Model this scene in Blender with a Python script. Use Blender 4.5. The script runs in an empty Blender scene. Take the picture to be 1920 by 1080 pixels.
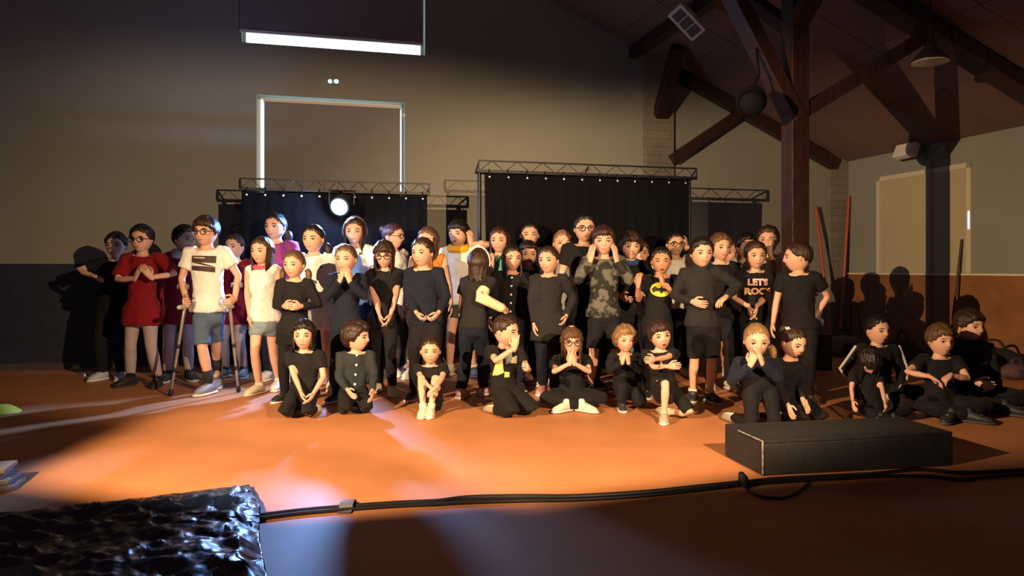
import bpy, math, random
import numpy as np
from mathutils import Vector, Matrix
from mathutils.bvhtree import BVHTree

# ------------------------------------------------------------------ camera
F = 1400.0; HOR = 505.0; CAMH = 1.0
sc = bpy.context.scene
col = sc.collection
cam_d = bpy.data.cameras.new('camera'); cam = bpy.data.objects.new('camera', cam_d); col.objects.link(cam)
cam.location = (0, 0, CAMH); cam.rotation_euler = (math.pi/2, 0, 0)
cam_d.sensor_width = 36; cam_d.lens = 36*F/1920; cam_d.shift_y = -(540-HOR)/1920; cam_d.clip_end = 100
sc.camera = cam
# ------------------------------------------------------------------ world, exposure, stage lights
w = bpy.data.worlds.new('world'); sc.world = w; w.use_nodes = True
w.node_tree.nodes['Background'].inputs[0].default_value = (0.39, 0.44, 0.57, 1)
w.node_tree.nodes['Background'].inputs[1].default_value = 0.24
sc.view_settings.view_transform = 'Standard'; sc.view_settings.look = 'None'
sc.view_settings.exposure = 0.0; sc.view_settings.gamma = 1.0; sc.view_settings.use_curve_mapping = False

def spot(name, loc, target, power, color, angle, blend, radius=0.04):
    d = bpy.data.lights.new(name, 'SPOT'); o = bpy.data.objects.new(name, d); col.objects.link(o)
    o.location = loc; o.rotation_euler = (Vector(target)-Vector(loc)).to_track_quat('-Z', 'Y').to_euler()
    d.energy = power; d.color = color; d.spot_size = math.radians(angle); d.spot_blend = blend; d.shadow_soft_size = radius
    return o
WARM = (1.0, 0.67, 0.39)
SPOTS = (('stage_spotlight', (-3.2, 0.8, 2.15), 36, 2900, 66, .75, 4.0, -32, 'black stage spotlight with added barn doors on a stand beyond the tarpaulin'),
         ('stage_spotlight', (1.75, 0.8, 2.15), -24, 1500, 68, .75, 5.8, -29, 'black stage spotlight with added barn doors on a stand facing the podium'))
for nm_, L_, az_, pw_, an_, bl_, e1_, e0_, lb_ in SPOTS:
    a_ = math.radians(az_); dz_ = math.tan(math.radians(-16))
    spot('stage_spot_left_offscreen' if az_ > 0 else 'stage_spot_right_offscreen', L_, (L_[0]+math.sin(a_), L_[1]+math.cos(a_), L_[2]+dz_), pw_, WARM, an_, bl_, .012)

# ------------------------------------------------------------------ pixel helpers / room frame
def pt(px, py, Y): return np.array([(px-960)/F*Y, Y, CAMH+(HOR-py)/F*Y])
def gnd(px, py, z=0.0):
    Y = F*(CAMH-z)/(py-HOR); return np.array([(px-960)/F*Y, Y, z])
C0 = np.array([4.4, 9.86]); TH = math.atan2(.253, .967)
U = np.array([-math.cos(TH), -math.sin(TH)]); V = np.array([math.sin(TH), -math.cos(TH)])
def W(a, b, z): p = C0+a*U+b*V; return np.array([p[0], p[1], z])
def onback(px, py, b=0.0):
    k = (px-960)/F; d = np.array([k, 1.0])
    Y = ((C0+b*V)@V)/(d@V); p = d*Y; a = (p-C0)@U
    return a, CAMH+(HOR-py)/F*Y
def onright(px, py, a=0.0):
    k = (px-960)/F; d = np.array([k, 1.0])
    Y = ((C0+a*U)@U)/(d@U); p = d*Y
    return (p-C0)@V, CAMH+(HOR-py)/F*Y
EAVE = 2.41; SL = 0.431; RIDGE = 8.0
def ceil_z(a): return EAVE+SL*(a if a <= RIDGE else 2*RIDGE-a)

# ------------------------------------------------------------------ materials
MATS = {}
def mat(name, color, rough=0.7, metal=0.0, bump=0.0, bscale=40.0, vary=0.0, vscale=6.0, emit=None, estr=0.0, coat=0.0, spec=0.5, stretch=None, sheen=0.0):
    if name in MATS: return MATS[name]
    m = bpy.data.materials.new(name); m.use_nodes = True; nt = m.node_tree; b = nt.nodes['Principled BSDF']
    c = tuple(color)+(1,)
    b.inputs['Base Color'].default_value = c; b.inputs['Roughness'].default_value = rough; b.inputs['Metallic'].default_value = metal
    b.inputs['Specular IOR Level'].default_value = spec; b.inputs['Coat Weight'].default_value = coat
    if sheen: b.inputs['Sheen Weight'].default_value = sheen
    tc = nt.nodes.new('ShaderNodeTexCoord'); src = tc.outputs['Object']
    if stretch:
        mp = nt.nodes.new('ShaderNodeMapping'); mp.inputs['Scale'].default_value = stretch; nt.links.new(src, mp.inputs[0]); src = mp.outputs[0]
    if vary:
        n = nt.nodes.new('ShaderNodeTexNoise'); n.inputs['Scale'].default_value = vscale; n.inputs['Detail'].default_value = 4; nt.links.new(src, n.inputs['Vector'])
        r = nt.nodes.new('ShaderNodeValToRGB'); r.color_ramp.elements[0].position = .3; r.color_ramp.elements[1].position = .7
        r.color_ramp.elements[0].color = tuple(x*(1-vary) for x in color)+(1,); r.color_ramp.elements[1].color = tuple(min(1, x*(1+vary)) for x in color)+(1,)
        nt.links.new(n.outputs['Fac'], r.inputs[0]); nt.links.new(r.outputs[0], b.inputs['Base Color'])
    if bump:
        n2 = nt.nodes.new('ShaderNodeTexNoise'); n2.inputs['Scale'].default_value = bscale; n2.inputs['Detail'].default_value = 3; nt.links.new(src, n2.inputs['Vector'])
        bp = nt.nodes.new('ShaderNodeBump'); bp.inputs['Strength'].default_value = bump; bp.inputs['Distance'].default_value = .02
        nt.links.new(n2.outputs['Fac'], bp.inputs['Height']); nt.links.new(bp.outputs[0], b.inputs['Normal'])
    if emit:
        b.inputs['Emission Color'].default_value = tuple(emit)+(1,); b.inputs['Emission Strength'].default_value = estr
    MATS[name] = m; return m
def blockwork(name, color, mortar, sw, sh):
    m = bpy.data.materials.new(name); m.use_nodes = True; nt = m.node_tree; b = nt.nodes['Principled BSDF']; b.inputs['Roughness'].default_value = .85
    tc = nt.nodes.new('ShaderNodeTexCoord'); mp = nt.nodes.new('ShaderNodeMapping'); mp.inputs['Rotation'].default_value = (math.pi/2, 0, 0)
    rz = nt.nodes.new('ShaderNodeMapping'); rz.inputs['Rotation'].default_value = (0, 0, -TH)
    nt.links.new(tc.outputs['Object'], rz.inputs[0]); nt.links.new(rz.outputs[0], mp.inputs[0])
    br = nt.nodes.new('ShaderNodeTexBrick'); br.inputs['Scale'].default_value = 1; br.inputs['Brick Width'].default_value = sw; br.inputs['Row Height'].default_value = sh
    br.inputs['Mortar Size'].default_value = .006; br.inputs['Color1'].default_value = tuple(color)+(1,); br.inputs['Color2'].default_value = tuple(x*.88 for x in color)+(1,); br.inputs['Mortar'].default_value = tuple(mortar)+(1,)
    nt.links.new(mp.outputs[0], br.inputs[0]); nt.links.new(br.outputs['Color'], b.inputs['Base Color'])
    bp = nt.nodes.new('ShaderNodeBump'); bp.inputs['Strength'].default_value = .3; bp.inputs['Distance'].default_value = .01; bp.invert = True
    nt.links.new(br.outputs['Fac'], bp.inputs['Height']); nt.links.new(bp.outputs[0], b.inputs['Normal'])
    return m
def cloth(c): return mat('cloth_%d_%d_%d' % tuple(int(x*1000) for x in c), c, .85, bump=.25, bscale=28, vary=.12, vscale=9, sheen=.02, spec=.2)
def hairmat(c): return mat('hair_%d_%d_%d' % tuple(int(x*1000) for x in c), c, .45, bump=.6, bscale=9, vary=.4, vscale=9, stretch=(9, 9, 1.2), spec=.4)
def skinmat(c): return mat('skin_%d_%d_%d' % tuple(int(x*1000) for x in c), c, .55, vary=.05, vscale=12, spec=.35)

# ------------------------------------------------------------------ mesh builder
class MB:
    def __init__(s): s.v = []; s.f = []; s.mi = []; s.cur = 0
    def add(s, vs, fs):
        o = len(s.v); s.v.extend([tuple(map(float, p)) for p in vs])
        for f in fs: s.f.append(tuple(i+o for i in f)); s.mi.append(s.cur)
    def box(s, c, half, ax=None):
        c = np.array(c, float); A = np.eye(3) if ax is None else np.array(ax, float)
        vs = [c+A[0]*half[0]*i+A[1]*half[1]*j+A[2]*half[2]*k for k in (-1, 1) for j in (-1, 1) for i in (-1, 1)]
        s.add(vs, [(0, 2, 3, 1), (4, 5, 7, 6), (0, 1, 5, 4), (2, 6, 7, 3), (1, 3, 7, 5), (0, 4, 6, 2)])
    def beam(s, p, q, w, h, up=(0, 0, 1)):
        p = np.array(p, float); q = np.array(q, float); d = q-p; L = np.linalg.norm(d); d /= L
        x = np.cross(d, up); x /= np.linalg.norm(x); y = np.cross(x, d)
        s.box((p+q)/2, (w/2, L/2, h/2), (x, d, y))
    def tube(s, pts, rad, seg=10, lat=None, cap=True):
        P = np.array(pts, float); n = len(P); R = np.array(rad, float)
        if R.ndim == 0: R = np.full(n, float(R))
        if R.ndim == 1: R = np.stack([R, R], 1)
        T = np.gradient(P, axis=0) if n > 2 else np.repeat([P[1]-P[0]], 2, 0)
        T /= np.linalg.norm(T, axis=1)[:, None]+1e-9
        rings = []
        ref = np.array(lat, float) if lat is not None else (np.array([1., 0, 0]) if abs(T[0][0]) < .8 else np.array([0, 1., 0]))
        for i in range(n):
            t = T[i]; x = ref-t*(ref@t); x /= np.linalg.norm(x)+1e-9
            if lat is None: ref = x
            rings.append((P[i], x, np.cross(t, x), R[i], t))
        if cap:
            def capr(r, sg):
                p, x, y, rr, t = r; m = min(rr); return [(p+t*sg*m*.6, x, y, rr*.8, t), (p+t*sg*m*.92, x, y, rr*.4, t)]
            a = capr(rings[0], -1); b = capr(rings[-1], 1)
            rings = [a[1], a[0]]+rings+b
        ang = np.linspace(0, 2*math.pi, seg, endpoint=False)
        vs = []
        for p, x, y, rr, t in rings:
            for q in ang: vs.append(p+x*math.cos(q)*rr[0]+y*math.sin(q)*rr[1])
        fs = []; m = len(rings)
        for i in range(m-1):
            for j in range(seg):
                k = (j+1) % seg; fs.append((i*seg+j, i*seg+k, (i+1)*seg+k, (i+1)*seg+j))
        fs.append(tuple(range(seg))[::-1]); fs.append(tuple((m-1)*seg+j for j in range(seg)))
        s.add(vs, fs)
    def ell(s, c, r, ax=None, su=10, sv=7):
        c = np.array(c, float); A = np.eye(3) if ax is None else np.array(ax, float); vs = []; fs = []
        for i in range(sv+1):
            th = math.pi*i/sv
            for j in range(su):
                ph = 2*math.pi*j/su
                vs.append(c+A[0]*r[0]*math.sin(th)*math.cos(ph)+A[1]*r[1]*math.sin(th)*math.sin(ph)+A[2]*r[2]*math.cos(th))
        for i in range(sv):
            for j in range(su):
                k = (j+1) % su; fs.append((i*su+j, (i+1)*su+j, (i+1)*su+k, i*su+k))
        s.add(vs, fs)
    def cyl(s, p, q, r, seg=16, r2=None):
        s.tube([p, q], [r, r if r2 is None else r2], seg, cap=False)
    def prism(s, poly, off):
        n = len(poly); off = np.array(off, float); vs = [np.array(p, float) for p in poly]+[np.array(p, float)+off for p in poly]
        s.add(vs, [tuple(range(n))[::-1], tuple(range(n, 2*n))]+[(i, (i+1) % n, n+(i+1) % n, n+i) for i in range(n)])
    def arrays(s): return np.array(s.v, float), s.f
    def build(s, name, mats, parent=None, loc=(0, 0, 0), smooth=False, bevel=0):
        me = bpy.data.meshes.new(name); L = np.array(loc, float)
        me.from_pydata([tuple(np.array(p)-L) for p in s.v], [], s.f)
        if not isinstance(mats, (list, tuple)): mats = [mats]
        for m in mats: me.materials.append(m)
        if len(mats) > 1: me.polygons.foreach_set('material_index', s.mi)
        if smooth: me.polygons.foreach_set('use_smooth', [True]*len(me.polygons))
        me.update()
        o = bpy.data.objects.new(name, me); col.objects.link(o)
        if parent: o.parent = parent
        else: o.location = L
        if bevel:
            md = o.modifiers.new('bevel', 'BEVEL'); md.width = bevel; md.segments = 2; md.limit_method = 'ANGLE'
        return o
def tag(o, label, cat, group=None, kind=None):
    o['label'] = label
    if cat: o['category'] = cat
    if group: o['group'] = group
    if kind: o['kind'] = kind
    return o
def struct(o, label=None):
    o['kind'] = 'structure'
    if label: o['label'] = label
    return o
def thing(name, loc, label, cat, group=None):
    o = bpy.data.objects.new(name, None); col.objects.link(o); o.location = tuple(loc); o.empty_display_size = .1
    return tag(o, label, cat, group)

# ================================================================== THE HALL
M_wall = mat('wall_paint', (.215, .215, .180), .85, bump=.06, bscale=60, vary=.05, vscale=1.2)
M_wallR = M_wall
M_brick = blockwork('pier_blockwork', (.19, .165, .13), (.13, .115, .09), .3, .1)
M_wains = mat('navy_wainscot', (.010, .014, .030), .55, bump=.1, bscale=20, vary=.3, vscale=5)
M_brown = mat('brown_wainscot', (.22, .09, .028), .6, vary=.2, vscale=4)
M_floor = mat('terracotta_floor', (.50, .205, .080), .55, bump=.03, bscale=120, vary=.10, vscale=2.5, spec=.3)
M_timber = mat('dark_timber', (.028, .010, .007), .5, bump=.2, bscale=12, vary=.35, vscale=5, stretch=(6, 6, 1))
M_panel = mat('ceiling_panel', (.15, .085, .068), .9, bump=.15, bscale=90, vary=.08, vscale=3)
M_joint = mat('ceiling_joint', (.36, .25, .21), .8)
M_blind = mat('blind_fabric', (.19, .18, .175), .9, bump=.05, bscale=200, vary=.04)
M_frame = mat('window_frame', (.6, .6, .55), .5)
M_day = mat('daylight_pane', (.8, .9, 1), .3, emit=(.62, .90, 1.0), estr=2.2)
M_black = mat('black_metal', (.012, .012, .014), .45, metal=.3)
M_white = mat('white_enamel', (.62, .58, .52), .5)
M_dark = mat('dark_plastic', (.01, .01, .012), .5)

mb = MB()
mb.prism([W(-.3, -.3, -.2), W(15, -.3, -.2), W(15, 13, -.2), W(-.3, 13, -.2)][::-1], (0, 0, .2))
fl = struct(mb.build('floor', M_floor), 'smooth terracotta orange hall floor')

# back wall with two openings
a1L, zt = onback(453, 97); a1R, zt2 = onback(797, 97); a2L = onback(481, 200)[0]; a2R = onback(759, 200)[0]
z1b = onback(453, 79)[1]; z1t = 4.3; z2t = onback(620, 184)[1]
mb = MB()
def wcol(a0, a1, z0, z1=None):
    ta, tb = (ceil_z(a0)+.1, ceil_z(a1)+.1) if z1 is None else (z1, z1)
    mb.prism([W(a0, 0, z0), W(a1, 0, z0), W(a1, 0, tb), W(a0, 0, ta)][::-1], tuple(-V*.3)+(0,))
wcol(0, a1R, 0); wcol(a1R, a2R, 0, z1b); wcol(a2R, a2L, z2t, z1b); wcol(a2L, a1L, 0, z1b)
wcol(a1R, a1L, z1t); wcol(a1L, RIDGE, 0); wcol(RIDGE, 14, 0)
struct(mb.build('wall_back', M_wall), 'beige painted gable end wall')
# right wall
mb = MB(); mb.prism([W(0, -.3, 0), W(0, 13, 0), W(0, 13, EAVE+.05), W(0, -.3, EAVE+.05)], tuple(-U*.3)+(0,))
struct(mb.build('wall_right', M_wallR), 'beige painted side wall')
mb = MB(); mb.prism([W(14, 0, 0), W(14, 13, 0), W(14, 13, 3.4), W(14, 0, 3.4)][::-1], tuple(U*.3)+(0,))
struct(mb.build('wall_left', M_wall), 'beige painted side wall out of view')
# ceiling
mb = MB()
mb.prism([W(-.3, -.3, ceil_z(-.3)+.02), W(RIDGE, -.3, ceil_z(RIDGE)+.02), W(RIDGE, 13, ceil_z(RIDGE)+.02), W(-.3, 13, ceil_z(-.3)+.02)], (0, 0, .15))
mb.prism([W(RIDGE, -.3, ceil_z(RIDGE)+.02), W(14.3, -.3, ceil_z(14.3)+.02), W(14.3, 13, ceil_z(14.3)+.02), W(RIDGE, 13, ceil_z(RIDGE)+.02)], (0, 0, .15))
ceiling = struct(mb.build('ceiling', M_joint), 'sloping ceiling of brown panels with pale joints')
pn_mesh = None
cs = 1/math.hypot(1, SL); sx = np.array([U[0]*cs, U[1]*cs, SL*cs]); sy = np.array([V[0], V[1], 0]); sn = np.cross(sx, sy)
pa, pb = .88, 1.2
for i in range(7):
    for j in range(7):
        a = (.012+i*pa*cs+.5*pa*cs); b = .012+j*pb+pb*.5
        if pn_mesh is None:
            m2 = MB(); m2.box((0, 0, 0), (pa/2-.005, pb/2-.005, .012), (sx, sy, sn)); o = m2.build('ceiling_panel', M_panel, ceiling); pn_mesh = o.data
        else:
            o = bpy.data.objects.new('ceiling_panel', pn_mesh); col.objects.link(o); o.parent = ceiling
        o.location = tuple(W(a, b, ceil_z(a)+.012))
# piers
def pier(n, p0, p1, dep, label):
    x0 = onback(p0, 400)[0]; x1 = max(onback(p1, 400)[0], 0); m = MB()
    m.prism([W(x1, 0, 0), W(x0, 0, 0), W(x0, 0, ceil_z(x0)), W(x1, 0, ceil_z(x1))][::-1], tuple(V*dep)+(0,))
    struct(m.build(n, M_brick), label)
pier('trim_1', 1205, 1260, .05, 'brown blockwork pier on the end wall')
pier('trim_2', 1552, 1588, .06, 'brown blockwork pier in the hall corner')
# wainscots
m = MB(); aw = onback(455, 500)[0]; zw = 1.055
m.prism([W(aw, 0, 0), W(14, 0, 0), W(14, 0, zw), W(aw, 0, zw)][::-1], tuple(V*.025)+(0,))
struct(m.build('trim_3', M_wains), 'dark navy wainscot along the end wall')
m = MB(); m.prism([W(0, 0, 0), W(0, 13, 0), W(0, 13, .935), W(0, 0, .935)][::-1], tuple(U*.02)+(0,))
struct(m.build('trim_4', M_brown), 'brown wainscot along the side wall')
m = MB(); m.prism([W(aw, .025, 0), W(14, .025, 0), W(14, .025, .07), W(aw, .025, .07)][::-1], tuple(V*.015)+(0,))
struct(m.build('baseboard_back', mat('baseboard_dark', (.05, .04, .04), .5)), 'dark baseboard under navy wainscot')
m = MB(); m.prism([W(0, 0, .935), W(0, 13, .935), W(0, 13, .955), W(0, 0, .955)][::-1], tuple(U*.03)+(0,))
struct(m.build('trim_5', mat('cream_rail', (.62, .55, .38), .6)), 'thin cream rail above brown wainscot')

# windows
def panel_back(a0, a1, z0, z1, b, th, m=None):
    m = m or MB(); m.prism([W(a0, b, z0), W(a1, b, z0), W(a1, b, z1), W(a0, b, z1)][::-1], tuple(V*th)+(0,)); return m
win1 = struct(panel_back(a1R, a1L, z1b, z1t, -.22, .02).build('window_1', M_day), 'bright upper window pane behind a lowered blind')
m = MB()
for (x0, x1, y0, y1) in ((a1R, a1R+.03, z1b, z1t), (a1L-.03, a1L, z1b, z1t), (a1R, a1L, z1b, z1b+.025)): panel_back(x0, x1, y0, y1, -.20, .05, m)
m.build('window_frame', M_frame, win1)
zs1 = onback(453, 55)[1]
bl = tag(panel_back(a1R+.025, a1L+.02, zs1, 4.4, .002, .012).build('roller_blind', M_blind), 'grey roller blind lowered over the upper window', 'blind', 'roller blinds')
panel_back(a1R+.02, a1L+.02, zs1-.03, zs1, .0, .022).build('bottom_bar', M_frame, bl)
win2 = struct(panel_back(a2R, a2L, 0, z2t, -.22, .02).build('window_2', M_day), 'bright tall glazed opening behind a lowered blind')
m = MB()
for (x0, x1, y0, y1) in ((a2R, a2R+.02, 0, z2t), (a2L-.03, a2L, 0, z2t), (a2R, a2L, z2t-.02, z2t)): panel_back(x0, x1, y0, y1, -.20, .05, m)
m.build('window_frame', M_frame, win2)
b2L = onback(495, 200)[0]; b2R = onback(751, 200)[0]; zb2 = onback(620, 196)[1]
bl2 = tag(panel_back(b2R, b2L, .02, zb2, -.03, .012).build('roller_blind', M_blind), 'taupe roller blind lowered over tall opening behind the truss', 'blind', 'roller blinds')
panel_back(b2R-.01, b2L+.01, zb2-.004, zb2+.03, -.05, .03).build('head_rail', M_frame, bl2)
panel_back(b2R-.05, b2R-.02, zb2-.10, zb2-.06, .0, .02).build('bracket', M_frame, bl2)
# right wall window
bA, zA = onright(1646, 513); bB, _ = onright(1823, 513); zT = onright(1646, 333)[1]
def panel_right(b0, b1, z0, z1, a, th, m=None):
    m = m or MB(); m.prism([W(a, b0, z0), W(a, b1, z0), W(a, b1, z1), W(a, b0, z1)][::-1], tuple(U*th)+(0,)); return m
win3 = struct(panel_right(bA, bB, .957, zT, .0, .012).build('window_3', mat('blind_cream', (.40, .34, .21), .9)), 'cream blind closed over a side window')
m = MB(); t = .055
for q in ((bA, bA+t, .957, zT), (bB-t, bB, .957, zT), (bA, bB, zT-t, zT)): panel_right(*q, 0, .025, m)
m.build('window_frame', mat('cream_frame', (.52, .47, .33), .6), win3)
bS, zS0 = onright(1820, 429); zS1 = onright(1820, 396)[1]
panel_right(bS-.008, bS+.008, zS0, zS1, .024, .006).build('light_gap', mat('blue_daylight', (.5, .6, 1), .4, emit=(.45, .62, 1.0), estr=5), win3)['label'] = 'thin slit of blue daylight beside blind'

# emergency light
aE, zE = onback(626, 154)
em = thing('emergency_light', W(aE, .0, zE), 'small emergency light with two green lamps above the glazed opening', 'light')
m = MB(); m.box(W(aE, .015, zE), (.055, .018, .03), ([*U, 0], [*V, 0], [0, 0, 1])); m.build('housing', mat('grey_plastic', (.25, .27, .27), .5), em, loc=W(aE, 0, zE), bevel=.005)
for px in (618.5, 630.5):
    a, z = onback(px, 154); m = MB(); m.ell(W(a, .036, z), (.021 if px < 625 else .024, .010, .022), ([*U, 0], [*V, 0], [0, 0, 1])); m.build('lamp', mat('green_led', (.3, 1, .7), .4, emit=(.30, 1.0, .68), estr=3.0), em, loc=W(aE, 0, zE), smooth=True)

# timber frame -----------------------------------------------------
PX, PY = 2.275, 6.0
PA = float((np.array([PX, PY])-C0)@U); PBb = float((np.array([PX, PY])-C0)@V)
post = struct(MB().build('trim_6', M_timber)) if False else None
frame = thing('timber_frame', (PX, PY, 0), 'dark brown timber post with diagonal braces carrying the roof', 'post')
AX = ([*U, 0], [*V, 0], [0, 0, 1])
def fpart(name, m): return m.build(name, M_timber, frame, loc=(PX, PY, 0), bevel=.006)
m = MB(); m.box((PX, PY, ceil_z(PA)/2), (.077, .077, ceil_z(PA)/2), AX); fpart('post', m)
m = MB(); m.box((PX, PY, .04), (.10, .10, .04), AX); m.build('foot_plate', M_black, frame, loc=(PX, PY, 0))
def P3(a, b, z): return W(PA+a, PBb+b, z)
m = MB(); m.beam(P3(0, 0, 2.20), P3(.62, 0, 3.25), .11, .17, up=(*V, 0)); fpart('brace', m)
m = MB(); m.beam(P3(0, 0, 2.23), P3(-1.28, 0, 2.98), .10, .13, up=(*V, 0)); fpart('brace', m)
m = MB(); m.beam(P3(0, 0, 2.90), P3(0, -.85, 3.55), .10, .15, up=(*U, 0)); fpart('brace', m)
m = MB(); m.beam(P3(0, 0, 2.95), P3(0, .85, 3.6), .10, .15, up=(*U, 0)); fpart('brace', m)
m = MB(); m.beam(W(-.0, PBb, ceil_z(0)-.13), W(5.2, PBb, ceil_z(5.2)-.13), .12, .22, up=(*V, 0)); fpart('rafter', m)
m = MB(); m.beam(W(PA, 0, ceil_z(PA)-.08), W(PA, 9, ceil_z(PA)-.08), .10, .14); fpart('purlin', m)
# beams on the end wall
g0 = onback(1268, 138, .06); g1 = onback(1563, 308, .06)
wb = thing('wall_rafter', W(g0[0], .06, g0[1]), 'dark timber rafter and strut fixed along the end wall gable', 'beam')
L0 = W(g0[0], .06, g0[1])
m = MB(); m.beam(W(g0[0], .075, g0[1]), W(g1[0], .075, g1[1]), .12, .15, up=(0, 0, 1)); m.build('rafter', M_timber, wb, loc=L0, bevel=.006)
s0 = onback(1258, 300, .06); s1 = onback(1388, 212, .06)
m = MB(); m.beam(W(s0[0], .07, s0[1]), W(s1[0], .07, s1[1]), .11, .12, up=(0, 0, 1)); m.build('strut', M_timber, wb, loc=L0, bevel=.006)
s0 = onback(1237, 212, .06); m = MB(); p = W(s0[0], .05, s0[1]-.03); q = W(s0[0]+.04, .62, 0); q[2] = ceil_z(s0[0])-.02
m.beam(p, q, .14, .14, up=(*U, 0)); m.build('bracket_brace', M_timber, wb, loc=L0, bevel=.006)

# hanging heaters, lamp, speaker
def heater(c, lax, wax, nax, L, Wd, n, label, rod):
    c = np.array(c); e = thing('radiant_heater', c, label, 'heater'); m = MB(); m.box(c, (L/2, Wd/2, .04), (lax, wax, nax)); m.build('housing', M_white, e, loc=c, bevel=.008)
    for i in range(n):
        m = MB(); m.box(c+np.array(lax)*((i+.5)/n-.5)*L*.86+np.array(nax)*.04, (L*.86/n/2-.006, Wd*.34, .004), (lax, wax, nax)); m.build('grille', mat('heater_grille', (.09, .085, .08), .6, bump=.5, bscale=160), e, loc=c)
    if rod is not None:
        m = MB(); m.tube([c-np.array(nax)*.03+np.array(lax)*L*.2, rod], .008, 6); m.build('hanging_rod', M_black, e, loc=c)
def nrm(v): v = np.array(v, float); return v/np.linalg.norm(v)
hc = pt(1289, 40, 7.4); lax = nrm((.70, .20, -.62)); nax = nrm(np.cross(lax, nrm((.5, -.75, .42)))); 
if nax[2] > 0: nax = -nax
heater(hc, lax, nrm(np.cross(nax, lax)), nax, .36, .19, 3, 'white radiant heater with three dark grilles hung beside the pier', hc+np.array([.10, .05, .5]))
bh, zh = onright(1722, 284); hc = W(.17, bh, zh); heater(hc, nrm((V[0], V[1], .0)), nrm((U[0]*.4, U[1]*.4, -.9)), nrm(np.cross(nrm((V[0], V[1], 0)), nrm((U[0]*.4, U[1]*.4, -.9)))) , .30, .16, 4, 'white slatted heater fixed high on the side wall', W(0, bh, zh+.05))
lc = pt(1744, 116, 6.0)
pl = thing('pendant_lamp', lc, 'unlit dark bell pendant lamp hanging beneath the rafter', 'lamp')
m = MB(); prof = [(.02, .17), (.035, .15), (.05, .11), (.075, .08), (.11, .045), (.142, .01), (.145, 0)]
m.tube([lc+np.array([0, 0, h]) for r, h in prof], [r for r, h in prof], 24, cap=False); m.build('shade', mat('lamp_shade_dark', (.03, .025, .025), .35, metal=.4), pl, loc=lc, smooth=True)
m = MB(); m.cyl(lc+np.array([0, 0, -.006]), lc+np.array([0, 0, .0]), .138, 24); m.build('lens', mat('lamp_lens', (.45, .42, .42), .25), pl, loc=lc)
m = MB(); m.cyl(lc+np.array([0, 0, .16]), lc+np.array([0, 0, .60]), .006, 8); m.build('cable', M_black, pl, loc=lc)
spc = pt(1410, 186, 5.72)
sp = thing('loudspeaker', spc, 'round black loudspeaker clamped to the timber brace', 'speaker')
fd = nrm((-.35, -.85, -.35))
m = MB(); m.tube([spc-fd*.10, spc-fd*.05, spc+fd*.08, spc+fd*.10], [.06, .10, .115, .11], 18); m.build('cabinet', mat('speaker_black', (.003, .003, .003), .85, spec=.2), sp, loc=spc, smooth=True)
m = MB(); m.cyl(spc+fd*.10, spc+fd*.175, .095, 18); m.build('front_grille', mat('speaker_grille', (.002, .002, .002), .9, spec=.1, bump=.6, bscale=180), sp, loc=spc)
m = MB(); m.tube([spc+np.array([0, 0, .09]), spc+np.array([.07, .06, .20]), P3(.36, 0, 2.86)], .012, 8); m.build('bracket', M_black, sp, loc=spc)

# trusses and curtains ------------------------------------------------
def truss(px0, px1, yt0, yt1, b, posts, label):
    a0, z0 = onback(px0, yt0, b); a1, z1 = onback(px1, yt1, b); zt = (z0+z1)/2; h = .10
    base = W((a0+a1)/2, b, 0); e = thing('curtain_truss', base, label, 'truss')
    def bd(n, m): return m.build(n, M_black, e, loc=base)
    m = MB(); m.beam(W(a0, b, zt), W(a1, b, zt), .022, .014); bd('top_bar', m)
    m = MB(); m.beam(W(a0, b, zt-h), W(a1, b, zt-h), .03, .028); bd('bottom_bar', m)
    m = MB(); m.beam(W(a0, b-.16, zt-h), W(a1, b-.16, zt-h), .022, .018); bd('rear_bar', m)
    for px in posts:
        a = onback(px, 340, b)[0]; m = MB(); m.beam(W(a, b, zt-h), W(a, b, zt), .018, .018, up=(1, 0, 0)); m.beam(W(a, b-.16, zt-h), W(a, b, zt), .012, .012, up=(1, 0, 0)); m.beam(W(a, b-.16, zt-h), W(a, b, zt-h), .012, .012); bd('upright', m)
    n = 18; aa = np.linspace(a0, a1, n+1)
    for i in range(n):
        m = MB(); za, zb = (zt-h, zt) if i % 2 == 0 else (zt, zt-h)
        m.tube([W(aa[i], b, za), W(aa[i+1], b, zb)], .0032, 5, cap=False); bd('lacing_rod', m)
    for px in (px0+5, px1-5):
        a = onback(px, 340, b)[0]; m = MB(); m.tube([W(a, b-.1, 0), W(a, b-.1, zt-h)], .02, 10, cap=False); bd('stand_pole', m)
        for q in (-1, 0, 1):
            m = MB(); m.tube([W(a, b-.1, .35), W(a+.22*(.15 if q == 0 else q), b-.1-(.25 if q == 0 else -.05), .015)], .012, 8); bd('stand_leg', m)
    return a0, a1, zt, h
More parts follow.
